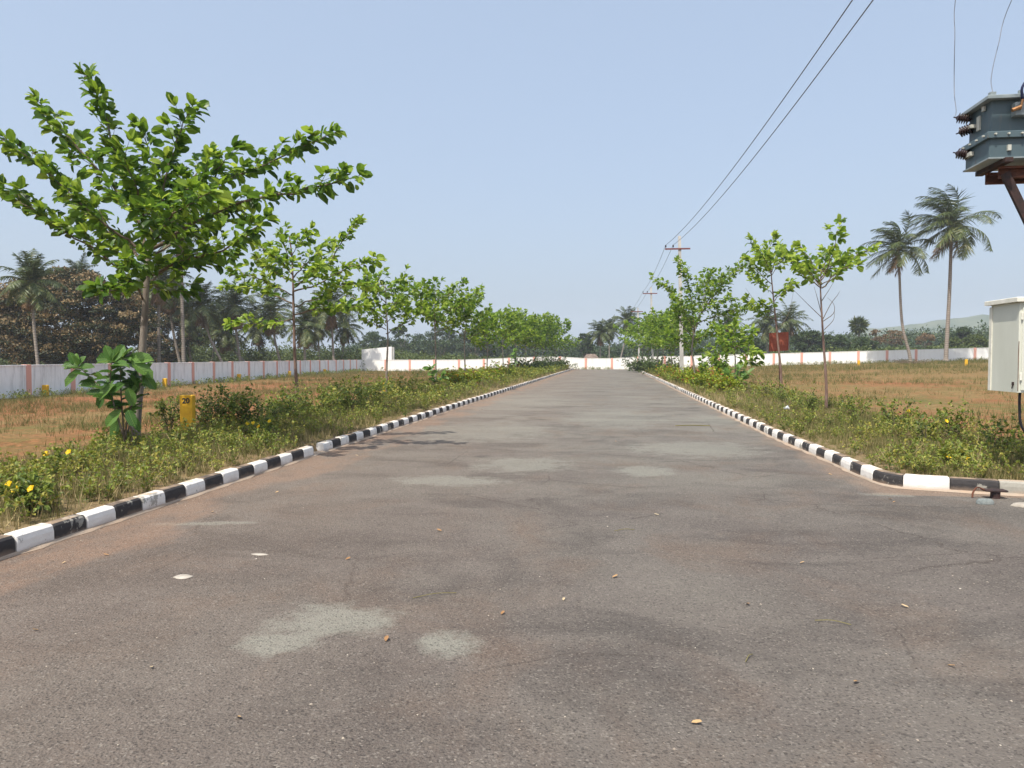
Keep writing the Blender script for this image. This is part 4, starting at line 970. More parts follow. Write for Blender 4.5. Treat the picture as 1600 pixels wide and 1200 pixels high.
def hf2(r, x, y):
    px = 800 + F * math.tan(math.atan2(x, y) + R(YAW))
    a = np.interp(px, [0, 220, 400, 560, 640, 760, 900, 1100, 1300, 1500], [2.4, 3.4, 4.2, 3.4, 2.6, 1.8, 1.2, 1.6, 1.8, 1.8])
    return a * r.uniform(.6, 1.15)
wood("roadside_scrub", "", sp, 'scrub', 6, hf2, .34, 40)

# ================================================================== POLES AND WIRES
def pole(px, d, top_py, arm_py, label, lean=-0.16, ins=True):
    g = np.array(gp(px, d)); top = pt(px - 5 * 45 / d, top_py, d); H = float(top[2] - g[2]); zarm = float(pt(px, arm_py, d)[2] - g[2])
    t = thing("utility_pole", label, "utility pole", g, "concrete power poles along the right side")
    lx = top[0] - g[0]
    def at(z): return g + [lx * z / H, 0, z]
    b = Buf(); wb, wt, db, dt = .17, .10, .11, .08      # tapered I-section pole
    prof = lambda w_, d_: [(-w_, -d_), (w_, -d_), (w_, -d_ * .5), (w_ * .35, -d_ * .35), (w_ * .35, d_ * .35), (w_, d_ * .5), (w_, d_), (-w_, d_), (-w_, d_ * .5), (-w_ * .35, d_ * .35), (-w_ * .35, -d_ * .35), (-w_, -d_ * .5)]
    V = []
    for z, f in ((-.4, 0), (H * .5, .5), (H, 1)):
        c = at(z)
        for (x, y) in prof(db + (dt - db) * f, wb + (wt - wb) * f): V.append((c[0] + x, c[1] + y, c[2]))
    F4 = [(i * 12 + j, i * 12 + (j + 1) % 12, (i + 1) * 12 + (j + 1) % 12, (i + 1) * 12 + j) for i in range(2) for j in range(12)]
    b.add(V, [(24, 25, 26), (24, 26, 35), (31, 32, 33)] , F4 + [(26, 27, 34, 35), (27, 28, 33, 34), (28, 29, 32, 33), (29, 30, 31, 32)]); part("shaft", b, 'concrete', t)
    c = at(zarm); b = Buf(); box(b, c[0] - .88, c[0] + .62, c[1] - .16, c[1] - .09, c[2] - .045, c[2] + .045); part("crossarm", b, 'redarm', t)
    tips = []
    for ox in (-.84, -.4):
        b = Buf(); q = c + [ox, -.12, .045]
        lathe(b, q, [(.012, 0), (.012, .06), (.045, .07), (.055, .10), (.03, .13), (.05, .15), (.04, .19), (0, .21)], sides=10); part("insulator", b, 'porcelain', t, smooth=True)
        tips.append(q + [0, 0, .19])
    return tips
t1 = pole(1066, 45, 370, 390, "nearest concrete power pole with short red crossarm on the right verge")
t2 = pole(1020, 77, 449, 459, "second concrete power pole, partly hidden by street trees")
t3 = pole(999, 93, 481, 487, "farthest small concrete power pole close to the far wall")
WG = "overhead wires along the right side"
def wire(a, c, sag, label, rad=.012, group=WG, name="power_wire", n=28):
    a = np.array(a); c = np.array(c); t = np.linspace(0, 1, n)[:, None]; p = a * (1 - t) + c * t; p[:, 2] -= (4 * sag * t * (1 - t))[:, 0]
    b = Buf(); tube(b, p, rad, 6); return solo(name, b, 'wire', label, "wire", a, group, smooth=True)
# both near wires end on the transformer frame's own top arm
WA, WB = np.array([4.75, 9.0, 8.15]), np.array([5.25, 9.0, 8.15])
def solve_end(px0, px, start):
    """wire height/offset so that it passes the frame top near px at depth 13"""
    q = pt(px, 0, 13.2); s = np.array(start); k = 1.22
    return s + (q - s) * 1.18
EA = solve_end(0, 1315, t1[0]); EB = solve_end(0, 1346, t1[1])
wire(t1[0], EA, .55, "left wire of the pair climbing from nearest pole to top of picture")
wire(t1[1], EB, .55, "right wire of the pair climbing from nearest pole to top of picture")
wire(t2[0], t1[0], .35, "left wire between the first and second poles")
wire(t2[1], t1[1], .35, "right wire between the first and second poles")
wire(t3[0], t2[0], .2, "left wire between the second and farthest poles")
wire(t3[1], t2[1], .2, "right wire between the second and farthest poles")

# ================================================================== TRANSFORMER STATION (right edge)
PX, PYY = 5.92, 10.4; zg = float(gz(PX, PYY))
t = thing("transformer_stand", "rusty steel frame on concrete posts carrying the transformer, seen at the right edge", "stand", (PX, PYY, zg))
for k_, x in enumerate((PX + .02, PX + 2.4)):
    b = Buf(); box(b, x - .09, x + .09, PYY - .13, PYY + .13, zg - .3, 9.0, bev=.01); part("post", b, 'concrete', t)
for y in (PYY - .2, PYY + .13):
    b = Buf(); y0, y1 = y, y + .06
    box(b, 4.90, 8.67, y0 + .045, y1 + .0, 3.88, 4.02); box(b, 4.90, 8.67, y0 - .01, y0 + .043, 3.995, 4.025); box(b, 4.90, 8.67, y0 - .01, y0 + .043, 3.875, 3.905)
    part("channel_beam", b, 'rust', t)
for x_ in (4.85, 5.47):
    b = Buf(); box(b, x_, x_ + .09, 9.98, 10.75, 4.028, 4.084); part("cross_beam", b, 'darksteel' if x_ < 5 else 'rust', t)
for y in (PYY - .25,):
    b = Buf(); p0 = np.array([4.94, y, 3.93]); p1 = np.array([5.82, y, 2.05])
    dv = unit(p1 - p0); sd = np.array([dv[2], 0, -dv[0]]) * .05
    V = [p0 - sd, p0 + sd, p1 + sd, p1 - sd]; V += [v + np.array([0, .05, 0]) for v in V]
    b.add(V, None, [(0, 1, 2, 3), (7, 6, 5, 4), (0, 4, 5, 1), (1, 5, 6, 2), (2, 6, 7, 3), (3, 7, 4, 0)]); part("brace", b, 'darksteel', t)
b = Buf(); box(b, min(EA[0], EB[0]) - .3, 8.9, PYY - .22, PYY - .14, 8.0, 8.1) ; part("top_arm", b, 'rust', t)
b = Buf(); box(b, EA[0] - .3, PX + .0, EA[1] - .04, EA[1] + .04, EA[2] - .2, EA[2] - .12); 
tube(b, [[PX - .1, EA[1], EA[2] - .16], [PX - .1, PYY - .2, 8.05]], .03, 6); part("line_arm", b, 'rust', t)

# transformer
x0, x1, y0, y1 = 4.70, 5.70, 10.06, 10.70; zb, zm, zt_ = 4.09, 4.37, 4.86
t = thing("transformer", "blue grey oil transformer tank high on the frame at the right edge", "transformer", ((x0 + x1) / 2, (y0 + y1) / 2, zb))
b = Buf(); box(b, x0, x1, y0, y1, zb, zm, bev=.012); part("lower_tank", b, 'tank', t)
b = Buf(); box(b, x0 + .03, x1 - .03, y0 + .03, y1 - .03, zm, zt_ - .04); part("upper_tank", b, 'tank', t)
b = Buf(); box(b, x0 - .045, x1 + .045, y0 - .045, y1 + .045, zm - .03, zm + .05, bev=.01); part("flange", b, 'tank', t)
b = Buf(); box(b, x0 - .06, x1 + .06, y0 - .06, y1 + .06, zt_ - .04, zt_ + .005, bev=.008); box(b, x0 - .02, x0 + .05, y0 - .03, y0 + .03, zt_ + .005, zt_ + .05); box(b, x0 + .38, x0 + .42, y0 + .1, y0 + .14, zt_ + .005, zt_ + .1)
part("lid", b, 'tank_light', t)
b = Buf(); box(b, x0 - .02, x1 + .02, y0 - .02, y1 + .02, zb - .006, zb + .012); part("base_rim", b, 'tank_light', t)
b = Buf(); box(b, x0 + .25, x0 + .62, y0 - .075, y0 + .03, 4.60, 4.76, bev=.01); part("terminal_box", b, 'tank_light', t)
b = Buf(); box(b, x0 + .01, x0 + .03, y0 + .30, y0 + .38, 4.54, 4.72); box(b, x0 - .005, x0 + .02, y0 + .16, y0 + .22, 4.74, 4.80); part("data_plate", b, 'lamp_grey', t)
b = Buf(); box(b, x0 + .20, x0 + .24, y0 - .03, y0 + .0, 4.18, 4.25); part("drain_lug", b, 'lamp_grey', t)
b = Buf(); tube(b, [[x0 + .20, y0 - .1, 4.65], [x0 + .30, y0 - .1, 4.69]], .025, 8); tube(b, [[x0 + .30, y0 - .09, 4.66], [x0 + .32, y0 - .1, 4.78]], .015, 8); part("terminal_stud", b, 'brass', t)
b = Buf(); box(b, x0 + .42, x0 + .58, y0 + .018, y0 + .027, 4.47, 4.53); part("yellow_stencil", b, 'yellow', t)
for i_ in range(7):
    b = Buf(); xx = x0 + .04 + i_ * .153; tube(b, [[xx, y0 - .075, zm + .01], [xx, y0 - .043, zm + .01]], .012, 6); part("bolt", b, 'lamp_grey', t)
for i_ in range(4):
    b = Buf(); yy = y0 + .04 + i_ * .18; tube(b, [[x0 - .072, yy, zm + .01], [x0 - .043, yy, zm + .01]], .011, 6); part("bolt", b, 'lamp_grey', t)
def bushing(y, z, ax, L=.26):
    b = Buf(); prof = [(.03, 0)]
    for k in range(5):
        h = .04 + k * .04; prof += [(.04, h), (.098, h + .012), (.092, h + .022), (.04, h + .036)]
    prof += [(.03, .25), (.012, .26), (.012, .30), (0, .30)]
    lathe(b, (x0 + .02, y, z), [(p_ * .72, h_ * .72) for p_, h_ in prof], ax, 16); part("bushing", b, 'porcelain', t, smooth=True)
    a = unit(np.array(ax)); return np.array([x0 + .02, y, z]) + a * .20
e1 = bushing(10.60, 4.74, (-.75, .25, .25)); e2 = bushing(10.52, 4.62, (-.6, .5, -.15)); e3 = bushing(10.60, 4.27, (-.95, .15, .28))
b = Buf(); box(b, x0 - .05, x0 + .03, 10.46, 10.66, 4.24, 4.29); part("bushing_bracket", b, 'lamp_grey', t)
b = Buf(); box(b, x0 - .05, x0 + .03, 10.46, 10.66, 4.60, 4.64); part("bushing_bracket", b, 'lamp_grey', t)
b = Buf(); tube(b, spline([[x0 + .32, y0 - .1, 4.78], [x0 + .31, y0 - .1, 4.92], [x0 + .40, y0 - .1, 5.03], [x0 + .56, y0 - .05, 4.99], [x0 + .75, y0, 4.86]], 20), .016, 8); 
solo("power_cable", b, 'bluecable', "dark blue cable looping up from the terminal on the transformer", "cable", (x0 + .32, y0 - .1, 4.78), smooth=True)
def tap(pts, label):
    b = Buf(); tube(b, spline(np.array(pts), 24), .005, 6); solo("tap_wire", b, 'wire', label, "wire", pts[0], "tap wires down to the transformer", smooth=True)
tap([e1, pt(1494, 172, 10.2), pt(1491, 140, 10.5), pt(1492, 60, 10.5), pt(1497, -20, 10.5), [float(pt(1500, -120, 10.4)[0]), 10.3, 8.0]], "wire dropping almost straight onto the left bushing of the transformer")
tap([[x0 + .02, y0, zt_ + .05], pt(1549, 120, 9.6), pt(1560, 70, 10.4), pt(1583, -5, 10.4), [5.9, 10.22, 8.0]], "slanting wire rising from the transformer lid corner")

# distribution box
bx0, bx1, by0, by1, bz0, bz1 = 4.875, 5.685, 9.62, 10.30, 1.17, 2.27
t = thing("distribution_box", "pale grey metal electrical box hung below the transformer at right edge", "electrical box", ((bx0 + bx1) / 2, (by0 + by1) / 2, bz0))
b = Buf(); box(b, bx0, bx1, by0, by1, bz0, bz1, bev=.012); part("cabinet", b, 'box', t)
b = Buf(); box(b, bx0 - .055, bx1 + .05, by0 - .05, by1 + .06, bz1 - .005, bz1 + .05, bev=.006); part("lid", b, 'boxlid', t)
b = Buf(); box(b, bx0 - .012, bx0 + .012, by1 - .05, by1 + .012, bz0 + .0, bz1 - .03); part("door_edge", b, 'boxlid', t)
b = Buf(); box(b, bx0 + .03, bx1 - .03, by0 - .016, by0 + .01, bz0 + .03, bz1 - .06, bev=.006); door_ = part("door", b, 'box', t)
b = Buf(); box(b, bx0 + .60, bx0 + .64, by0 - .05, by0 - .014, bz0 + .50, bz0 + .62, bev=.006); part("handle", b, 'darksteel', door_)
for z_ in (bz0 + .15, bz1 - .22):
    b = Buf(); box(b, bx0 + .008, bx0 + .032, by0 - .028, by0 - .014, z_, z_ + .09, bev=.004); part("hinge", b, 'boxlid', door_)
b = Buf(); box(b, bx0 - .010, bx0 + .01, by0 + .085, by0 + .125, bz0 + .085, bz0 + .125); tube(b, [[bx0 - .01, by0 + .1, bz0 + .09], [bx0 - .014, by0 + .11, bz0 + .045]], .006, 6); part("earth_lug", b, 'darksteel', t)
b = Buf(); tube(b, [[bx0 + .002, by0 + .004, bz0 + .02], [bx0 + .0, by0 + .004, bz0 + .45], [bx0 + .003, by0 + .005, bz0 + .62]], .004, 5); part("rust_streak", b, 'rust', t)
b = Buf(); box(b, bx1 - .01, PX - .06, by1 - .16, by1 + .22, bz0 + .2, bz0 + .26); part("bracket", b, 'darksteel', t)
b = Buf(); box(b, bx1 - .01, PX - .06, by1 - .16, by1 + .22, bz1 - .3, bz1 - .24); part("bracket", b, 'darksteel', t)
zgb = float(gz(5.0, 9.8))
for pts, rad_, lab in (([(bx0 + .10, by0 + .15, bz0 + .01), (bx0 + .10, by0 + .15, bz0 - .18), (bx0 + .13, by0 + .15, bz0 - .42), (bx0 + .30, by0 + .18, bz0 - .60), (bx0 + .7, by0 + .3, bz0 - .75), (PX - .15, 10.3, zgb)], .016, "thin black cable hanging in a long loop under the grey box"),
                      ([(bx0 + .16, by0 + .12, bz0 + .01), (bx0 + .22, by0 + .10, bz0 - .12), (bx0 + .34, by0 + .08, bz0 - .26), (bx0 + .5, by0 + .1, bz0 - .5), (PX - .2, 10.2, zgb)], .026, "thick black cable slanting right out of the grey box bottom"),
                      ([(bx0 + .42, by0 + .05, bz0 + .01), (bx0 + .33, by0 + .05, bz0 - .2), (bx0 + .31, by0 + .05, bz0 - .3), (bx0 + .42, by0 + .06, bz0 - .38), (bx0 + .6, by0 + .1, bz0 - .2), (bx0 + .62, by0 + .1, bz0 + .01)], .02, "short black cable loop under the right of the grey box")):
    b = Buf(); tube(b, spline(np.array(pts), 26), rad_, 8); solo("power_cable", b, 'cable', lab, "cable", pts[0], "black cables under the distribution box", smooth=True)

# red plate on a stake behind the second right tree
d = 29; g = gp(1217, d); q = pt(1217, 534, d); t = thing("marker_plate", "square rust red metal plate on a thin post behind a slim tree", "sign", g)
b = Buf(); hw = 15 / F * d; hh_ = 14.5 / F * d
V = [q + RGT * sx * hw + np.array([0, 0, 1.0]) * (sy * hh_ + sx * .02) + FWD * oy for oy in (0, .02) for sx, sy in ((-1, -1), (1, -1), (1, 1), (-1, 1))]
b.add(V, None, [(0, 1, 2, 3), (7, 6, 5, 4), (0, 4, 5, 1), (1, 5, 6, 2), (2, 6, 7, 3), (3, 7, 4, 0)]); part("plate", b, 'redsign', t)
b = Buf(); qq = q + FWD * .05; tube(b, [qq + [0, 0, .3], [qq[0] + .08, qq[1], g[2] - .1]], .02, 6); part("post", b, 'rust', t)

# ================================================================== YELLOW PLOT STONES
def stone(px, d, hpx, wpx, label, text=None, top_py=None):
    g = np.array(gp(px, d)); h = hpx / F * d; w_ = wpx / F * d / 2
    t = thing("marker_stone", label, "marker stone", g, "yellow plot marker stones")
    b = Buf(); box(b, g[0] - w_, g[0] + w_, g[1] - w_ * .6, g[1] + w_ * .6, g[2] - .1, g[2] + h, bev=.012 if d < 30 else .02, rot=R(YAW * (1 if text else 0)), about=(g[0], g[1], 0)); part("stone", b, 'yellow', t)
    if text:
        cu = bpy.data.curves.new("number", 'FONT'); cu.body = text; cu.size = w_ * 1.15; cu.align_x = 'CENTER'; cu.extrude = .003; cu.offset = .004
        tmp = bpy.data.objects.new("number", cu); COL.objects.link(tmp); bpy.context.view_layer.update()
        me = bpy.data.meshes.new_from_object(tmp.evaluated_get(bpy.context.evaluated_depsgraph_get())); bpy.data.objects.remove(tmp)
        me.materials.clear(); me.materials.append(MAT['black']); o = link("number", me, t)
        a = R(YAW); fy = -(w_ * .6 + .004)
        o.location = (-math.sin(a) * fy, math.cos(a) * fy, h - w_ * 1.25); o.rotation_euler = (R(90), 0, a)
    return t
stone(292, 13.9, 64, 20, "yellow stone numbered 20 standing in the dark shrub at left", "20")
stone(603, 27.5, 26, 9, "yellow stone at the foot of the third left tree", ".")
stone(713, 37.0, 20, 8, "yellow stone in shrubs beside the fifth left tree")
stone(770, 50, 16, 6, "small yellow stone near the sixth left tree")
for px, dd, lab in ((70, 35.8, "yellow stone at the left wall nearest the picture edge"), (257, 47.0, "yellow stone at the left wall right of the largest tree trunk"), (373, 59.0, "yellow stone at the left wall between the first two street trees"), (452, 70.8, "yellow stone at the left wall just left of the second tree trunk"), (507, 82.8, "yellow stone at the left wall nearest the far corner")):
    stone(px, dd, .55 * F / dd, .28 * F / dd, lab)
stone(1073, 44, 15, 6, "yellow stone just right of the nearest concrete pole")
stone(1119, 38, 18, 6, "yellow stone behind the tiny sapling on the right")
stone(1342, 80, 8, 3.5, "tiny yellow stone below the fan palm in the right field")
stone(1510, 66, 10, 4, "yellow stone right of the tall palm in the right field")

# ================================================================== VERGE PLANTING
def weed(b, bs, c, h, spread, n_st, lsize, r, tone=.45, tpl='mid', step=.035):
    for i in range(n_st):
        a = r.uniform(0, 6.28); s_ = spread * r.uniform(.2, 1); hh2 = h * r.uniform(.55, 1.05)
        p = spline(np.array([c, c + [math.cos(a) * s_ * .3, math.sin(a) * s_ * .3, hh2 * .5], c + [math.cos(a) * s_, math.sin(a) * s_, hh2]]), 5)
        tube(bs, p, np.linspace(.005, .002, len(p)), 3, var=r.uniform(.3, .9), cap=False)
        leaf_run(b, p, .25, 1.0, step, lsize, r, tpl, tone + r.normal(0, .08))
def tmpl_weeds(seed, n, h, spread, n_st, lsize, tpl, step, tone=.45):
    out = []
    for i in range(n):
        r = np.random.default_rng(seed + i); b = Buf(); bs = Buf(); weed(b, bs, np.zeros(3), h * r.uniform(.8, 1.2), spread, n_st, lsize, r, tone, tpl, step)
        out.append((b, bs))
    return out
def scatter(dst, tm, pts, scl, rot, tone, zoff=0.0):
    """write transformed copies of a template buffer into dst"""
    V, f3, f4, a = tm.arrays(); F3 = np.concatenate(f3) if f3 else np.zeros((0, 3), int); F4 = np.concatenate(f4) if f4 else np.zeros((0, 4), int)
    k = len(pts); 
    if k == 0: return
    c, s_ = np.cos(rot), np.sin(rot)
    X = V[None, :, 0] * c[:, None] - V[None, :, 1] * s_[:, None]; Y = V[None, :, 0] * s_[:, None] + V[None, :, 1] * c[:, None]
    W = np.stack([X * scl[:, None] + pts[:, None, 0], Y * scl[:, None] + pts[:, None, 1], V[None, :, 2] * scl[:, None] + pts[:, None, 2]], -1)
    off = (np.arange(k) * len(V))[:, None, None]
    dst.add(W.reshape(-1, 3), (F3[None] + off).reshape(-1, 3) if len(F3) else None, (F4[None] + off).reshape(-1, 4) if len(F4) else None, np.clip(a[None] + tone[:, None], 0, 1).ravel())
def tuft(seed, n, h, sp):
    r = np.random.default_rng(seed); b = Buf(); a = r.uniform(0, 6.28, n); P = np.stack([r.normal(0, sp, n), r.normal(0, sp, n), np.zeros(n)], 1)
    A = np.stack([np.cos(a) * r.uniform(.1, 1, n), np.sin(a) * r.uniform(.1, 1, n), np.ones(n) * .9], 1)
    N = np.stack([np.cos(a), np.sin(a), np.zeros(n) + .3], 1) + r.normal(0, .3, (n, 3))
    leaves(b, P, A, N, h * r.uniform(.4, 1.1, n), h * .03 + .003, np.clip(r.normal(.6, .25, n), 0, 1), 'blade', r.uniform(0, .5, n)); return b
wt = tmpl_weeds(200, 5, .34, .2, 7, .05, 'mid', .03); wf_ = tmpl_weeds(220, 4, .42, .3, 6, .10, 'low', .075)
gt = [tuft(300 + i, 26, .26, .05) for i in range(4)]; gs = [tuft(320 + i, 9, .3, .10) for i in range(3)]
bw = Buf(); bst = Buf(); bgr = Buf()
r = np.random.default_rng(42)
def verge_pts(n, ylo, yhi, side, pw=1.0):
    y = ylo + (yhi - ylo) * r.uniform(0, 1, n) ** pw
    if side < 0: x = KL - .22 - 3.3 * r.beta(1.3, 1.2, n)
    else: x = kxr(y) + .22 + 3.6 * r.beta(1.15, 1.3, n)
    if side > 0: 
        y = np.maximum(y, ksd(x) + .22)
    return np.stack([x, y, gz(x, y) - .01], 1)
def put(tms, P, slo, shi, tone, stems=True):
    k = len(P); idx = r.integers(0, len(tms), k); sc = r.uniform(slo, shi, k); ro = r.uniform(0, 6.28, k)
    if not stems: sc = sc * (0.45 + 0.55 * smooth(np.minimum(np.abs(P[:, 0] - (KL - .15)), np.abs(P[:, 0] - kxr(P[:, 1]) - .15)) / .9))
    pt_ = tone + .12 * vnoise(P[:, 0], P[:, 1], .9, 8) + r.normal(0, .05, k)
    for j, tm in enumerate(tms):
        s_ = idx == j
        if isinstance(tm, tuple): scatter(bw, tm[0], P[s_], sc[s_], ro[s_], pt_[s_]); scatter(bst, tm[1], P[s_], sc[s_], ro[s_], pt_[s_])
        else: scatter(bgr, tm, P[s_], sc[s_], ro[s_], pt_[s_])
def thin(P, s, th):   # patchy growth
    return P[vnoise(P[:, 0], P[:, 1], s, 12) + r.normal(0, .25, len(P)) > th]
# left near
put(wt, thin(verge_pts(640, 4.5, 14, -1), 1.9, -.15), .4, 1.0, .14); put(gt, verge_pts(2600, 4.5, 16, -1), .25, .8, -.14, False); put(gs, verge_pts(900, 4.5, 16, -1), .5, 1.0, .1)
put(wt, thin(verge_pts(330, 13, 24, -1), 1.6, .0), .5, 1.0, .06); put(gt, verge_pts(2200, 15, 32, -1), .3, .9, -.14, False)
put(wf_, thin(verge_pts(340, 22, 50, -1), .9, -.05), .45, 1.0, .06); put(wf_, thin(verge_pts(480, 48, 94, -1), .6, -.4), .8, 1.5, .06); put(gs, verge_pts(2600, 26, 95, -1), .6, 1.3, 0.0)
# right
put(wt, thin(verge_pts(330, 9.4, 17, 1), 1.9, .05), .4, 1.0, .12); put(gt, verge_pts(4200, 9.4, 24, 1), .25, .8, -.14, False)
put(wt, thin(verge_pts(230, 16, 27, 1), 1.6, .1), .5, 1.0, .06); put(wf_, thin(verge_pts(200, 25, 45, 1), .9, .05), .5, 1.0, .1); put(gs, verge_pts(3600, 22, 95, 1), .6, 1.2, .0)
put(wf_, thin(verge_pts(420, 44, 94, 1), .6, -.3), .7, 1.3, .06)
# side verge along the side road
x = r.uniform(3.8, 7.5, 260); y = ksd(x) + .2 + r.uniform(0, .9, 260); P_s = np.stack([x, y, gz(x, y)], 1); put(gt, P_s, .25, .7, 0, False); put(wt, P_s[:60], .4, .8, .1)
y = r.uniform(9.4, 12.5, 500); x = r.uniform(7.5, 13, 500); put(gt, np.stack([x, y, gz(x, y)], 1), .5, 1.2, 0)
struct("undergrowth", bw, 'weedleaf', kind='stuff'); struct("undergrowth_stems", bst, 'drygrass', kind='stuff'); struct("verge_grass", bgr, 'drygrass', kind='stuff')
# sparse grass on the fields and taller weeds at the wall foot
bgr = Buf(); bw = Buf(); bst = Buf()
n = 60000; y = 9.6 + 86 * r.uniform(0, 1, n) ** 1.5; x = np.where(r.random(n) < .45, -8.2 - 22.5 * r.random(n), 7.3 + 45 * r.random(n))
P = np.stack([x, y, gz(x, y)], 1); keep = vnoise(x, y, .55, 21) + .8 * vnoise(x, y, .18, 22) + r.normal(0, .35, n) > .0
keep &= x > wxl(y) + .3
P = P[keep]; idx = r.integers(0, 3, len(P)); sc = r.uniform(.3, .8, len(P)) * (1 + P[:, 1] / 90)
for j in range(3):
    s_ = idx == j; scatter(bgr, gs[j], P[s_], sc[s_], r.uniform(0, 6.28, s_.sum()), r.normal(-.12, .2, s_.sum()) - .25 * vnoise(P[s_][:, 0], P[s_][:, 1], .3, 44))
struct("field_grass", bgr, 'fieldgrass', kind='stuff'); bgr = Buf()
y = r.uniform(28, 97, 500); x = wxl(y) + .3 + np.abs(r.normal(0, .9, 500)); x2 = r.uniform(-31, 60, 700); y2 = 97.6 - np.abs(r.normal(0, 1.0, 700))
P = np.stack([np.r_[x, x2], np.r_[y, y2], gz(np.r_[x, x2], np.r_[y, y2])], 1); P = P[vnoise(P[:, 0], P[:, 1], .25, 31) + r.normal(0, .3, len(P)) > -.1]; put(wf_, P, .35, .9, -.08); put(gs, P + r.normal(0, .2, P.shape) * [1, 0, 0], .8, 1.6, -.3)
struct("wall_foot_grass", bgr, 'fieldgrass', kind='stuff'); struct("wall_foot_weeds", bw, 'weedleaf', kind='stuff'); struct("wall_foot_weed_stems", bst, 'drygrass', kind='stuff')

# individual shrubs
def shrub(label, px, d, h, w_, seed, mat='weedleaf', lsize=.06, nst=26, tone=.35, group="shrubs planted along the verges", tpl='mid', step=.035, flowers=0, name="shrub"):
    g = np.array(gp(px, d)); r = np.random.default_rng(seed); t = thing(name, label, "shrub", g, group); b = Buf(); bs = Buf()
    for i in range(nst):
        a = r.uniform(0, 6.28); s_ = w_ * math.sqrt(r.uniform(.05, 1)); hh2 = h * r.uniform(.65, 1.05) * (1 - .3 * (s_ / w_) ** 2)
        p = spline(np.array([g + [math.cos(a) * s_ * .15, math.sin(a) * s_ * .15, 0], g + [math.cos(a) * s_ * .5, math.sin(a) * s_ * .5, hh2 * .55], g + [math.cos(a) * s_, math.sin(a) * s_, hh2]]), 6)
        tube(bs, p, np.linspace(.007, .003, len(p)), 4, cap=False); leaf_run(b, p, .2, 1.0, step, lsize, r, tpl, tone + r.normal(0, .12))
        for j in range(3):
            q0 = p[r.integers(2, len(p))]; q = np.array([q0, q0 + r.normal(0, 1, 3) * .12 * w_ + [0, 0, .08 * h], q0 + r.normal(0, 1, 3) * .22 * w_ + [0, 0, .16 * h]]); leaf_run(b, spline(q, 3), .0, 1, step, lsize, r, tpl, tone + r.normal(0, .12))
    part("stems", bs, 'twig', t); part("foliage", b, mat, t)
    for k in range(flowers):
        bf = Buf(); a = r.uniform(0, 6.28); c = g + [math.cos(a) * w_ * .6, -abs(math.sin(a)) * w_ * .7, h * r.uniform(.6, 1.0)]
        aa = np.linspace(0, 6.28, 5, endpoint=False) + r.uniform(0, 1); up = unit(np.array([r.normal(0, .3), -.9, .7])); u_ = unit(np.cross(up, [0, 0, 1.0])); v_ = np.cross(up, u_)
        A = np.cos(aa)[:, None] * u_ + np.sin(aa)[:, None] * v_ + up * .25
        leaves(bf, np.repeat(c[None], 5, 0), A, np.repeat(up[None], 5, 0), .042, .038, r.uniform(0, 1, 5), 'full', -.1); part("flower", bf, 'flower', t)
    return t
SH = [("dark green shrub wrapped round the yellow stone numbered 20", 335, 14.6, .82, .62, .25, 44), ("dark shrub just right of the numbered yellow stone", 395, 15.0, .75, .75, .28, 46), ("thin dark shrub left of the numbered yellow stone", 262, 14.4, .72, .4, .25, 22), ("spreading green shrub left of the second tree's foot", 440, 16.5, .7, .65, .35, 40),
      ("green shrub at the foot of the second left tree", 500, 18.2, .72, .8, .4, 40), ("green shrub a little right of the second left tree", 545, 20.5, .75, .8, .38, 40), ("green shrub left of the third left tree", 585, 23.5, .7, .8, .42, 34), ("leafy shrub right of the third left tree", 632, 27.0, .75, .9, .45, 34)]
for i, (lab, px, dd, h, w_, tn, ns) in enumerate(SH): shrub(lab, px, dd, h, w_, 400 + i, tone=tn + .1, nst=int(ns * .6), lsize=.06 if dd < 20 else .08, step=.04 if dd < 20 else .055)
LM = [("lime yellow shrub beside yellow stone near fifth left tree", 706, 37, .7, .9), ("lime yellow shrub right of the fifth left tree", 735, 38, .7, .9), ("lime yellow shrub near the sixth left tree", 768, 48, .75, 1.0), ("green and yellow shrub left of the seventh left tree", 790, 50, .8, 1.2),
      ("lime yellow shrub at the foot of the nearest pole", 1062, 42, .7, .7), ("lime shrub with reddish tips right of the nearest pole", 1082, 38, .75, .8), ("brightest lime shrub under the bushy tree", 1098, 34, .75, .8), ("lime shrub right of the bushy tree's trunk", 1118, 31, .85, .8), ("lime green shrub left of the short sapling", 1136, 29.5, .6, .6), ("lime shrub left of the nearest pole", 1050, 48, .7, .8), ("small lime shrub between the two nearest poles", 1040, 56, .7, .8)]
for i, (lab, px, dd, h, w_) in enumerate(LM): shrub(lab, px, dd, h, w_, 430 + i, 'lime', .12, 22, .5, "lime hedge shrubs along the verges", 'mid', .075)
HD = [("bluish green clump at the far right end of the road", 1002, 84, .9, 2.2), ("dark clump between second and farthest poles", 1012, 76, .9, 2.0), ("dark clump right of the second pole", 1035, 66, .9, 1.8), ("dark hedge clump at the far left end of the road", 868, 86, 1.0, 2.3), ("dark hedge clump left of the road end", 850, 77, .95, 2.0), ("hedge clump under the eighth left tree", 822, 66, .9, 1.8)]
for i, (lab, px, dd, h, w_) in enumerate(HD): shrub(lab, px, dd, h, w_, 450 + i, 'treeleaf', .2, 46, .7, "dark hedge clumps near the road end", 'low', .13)
RS = [("green shrub left of the nearest right tree's foot", 1262, 19.5, .5, .5), ("green weedy shrub right of the nearest right tree's foot", 1340, 17.5, .5, .5), ("leggy green shrub above the right kerb bend", 1400, 14.8, .62, .4), ("leggy shrub left of the grey box cables", 1490, 13.0, .66, .35), ("bushy green shrub behind the chipped black kerb block", 1450, 12.5, .55, .5),
      ("green shrub nearest the right edge behind the kerb", 1575, 11.2, .5, .5), ("dense green shrub left of the slim tree with plate", 1200, 25, .7, .6), ("green shrub below the red plate", 1235, 22.5, .55, .6)]
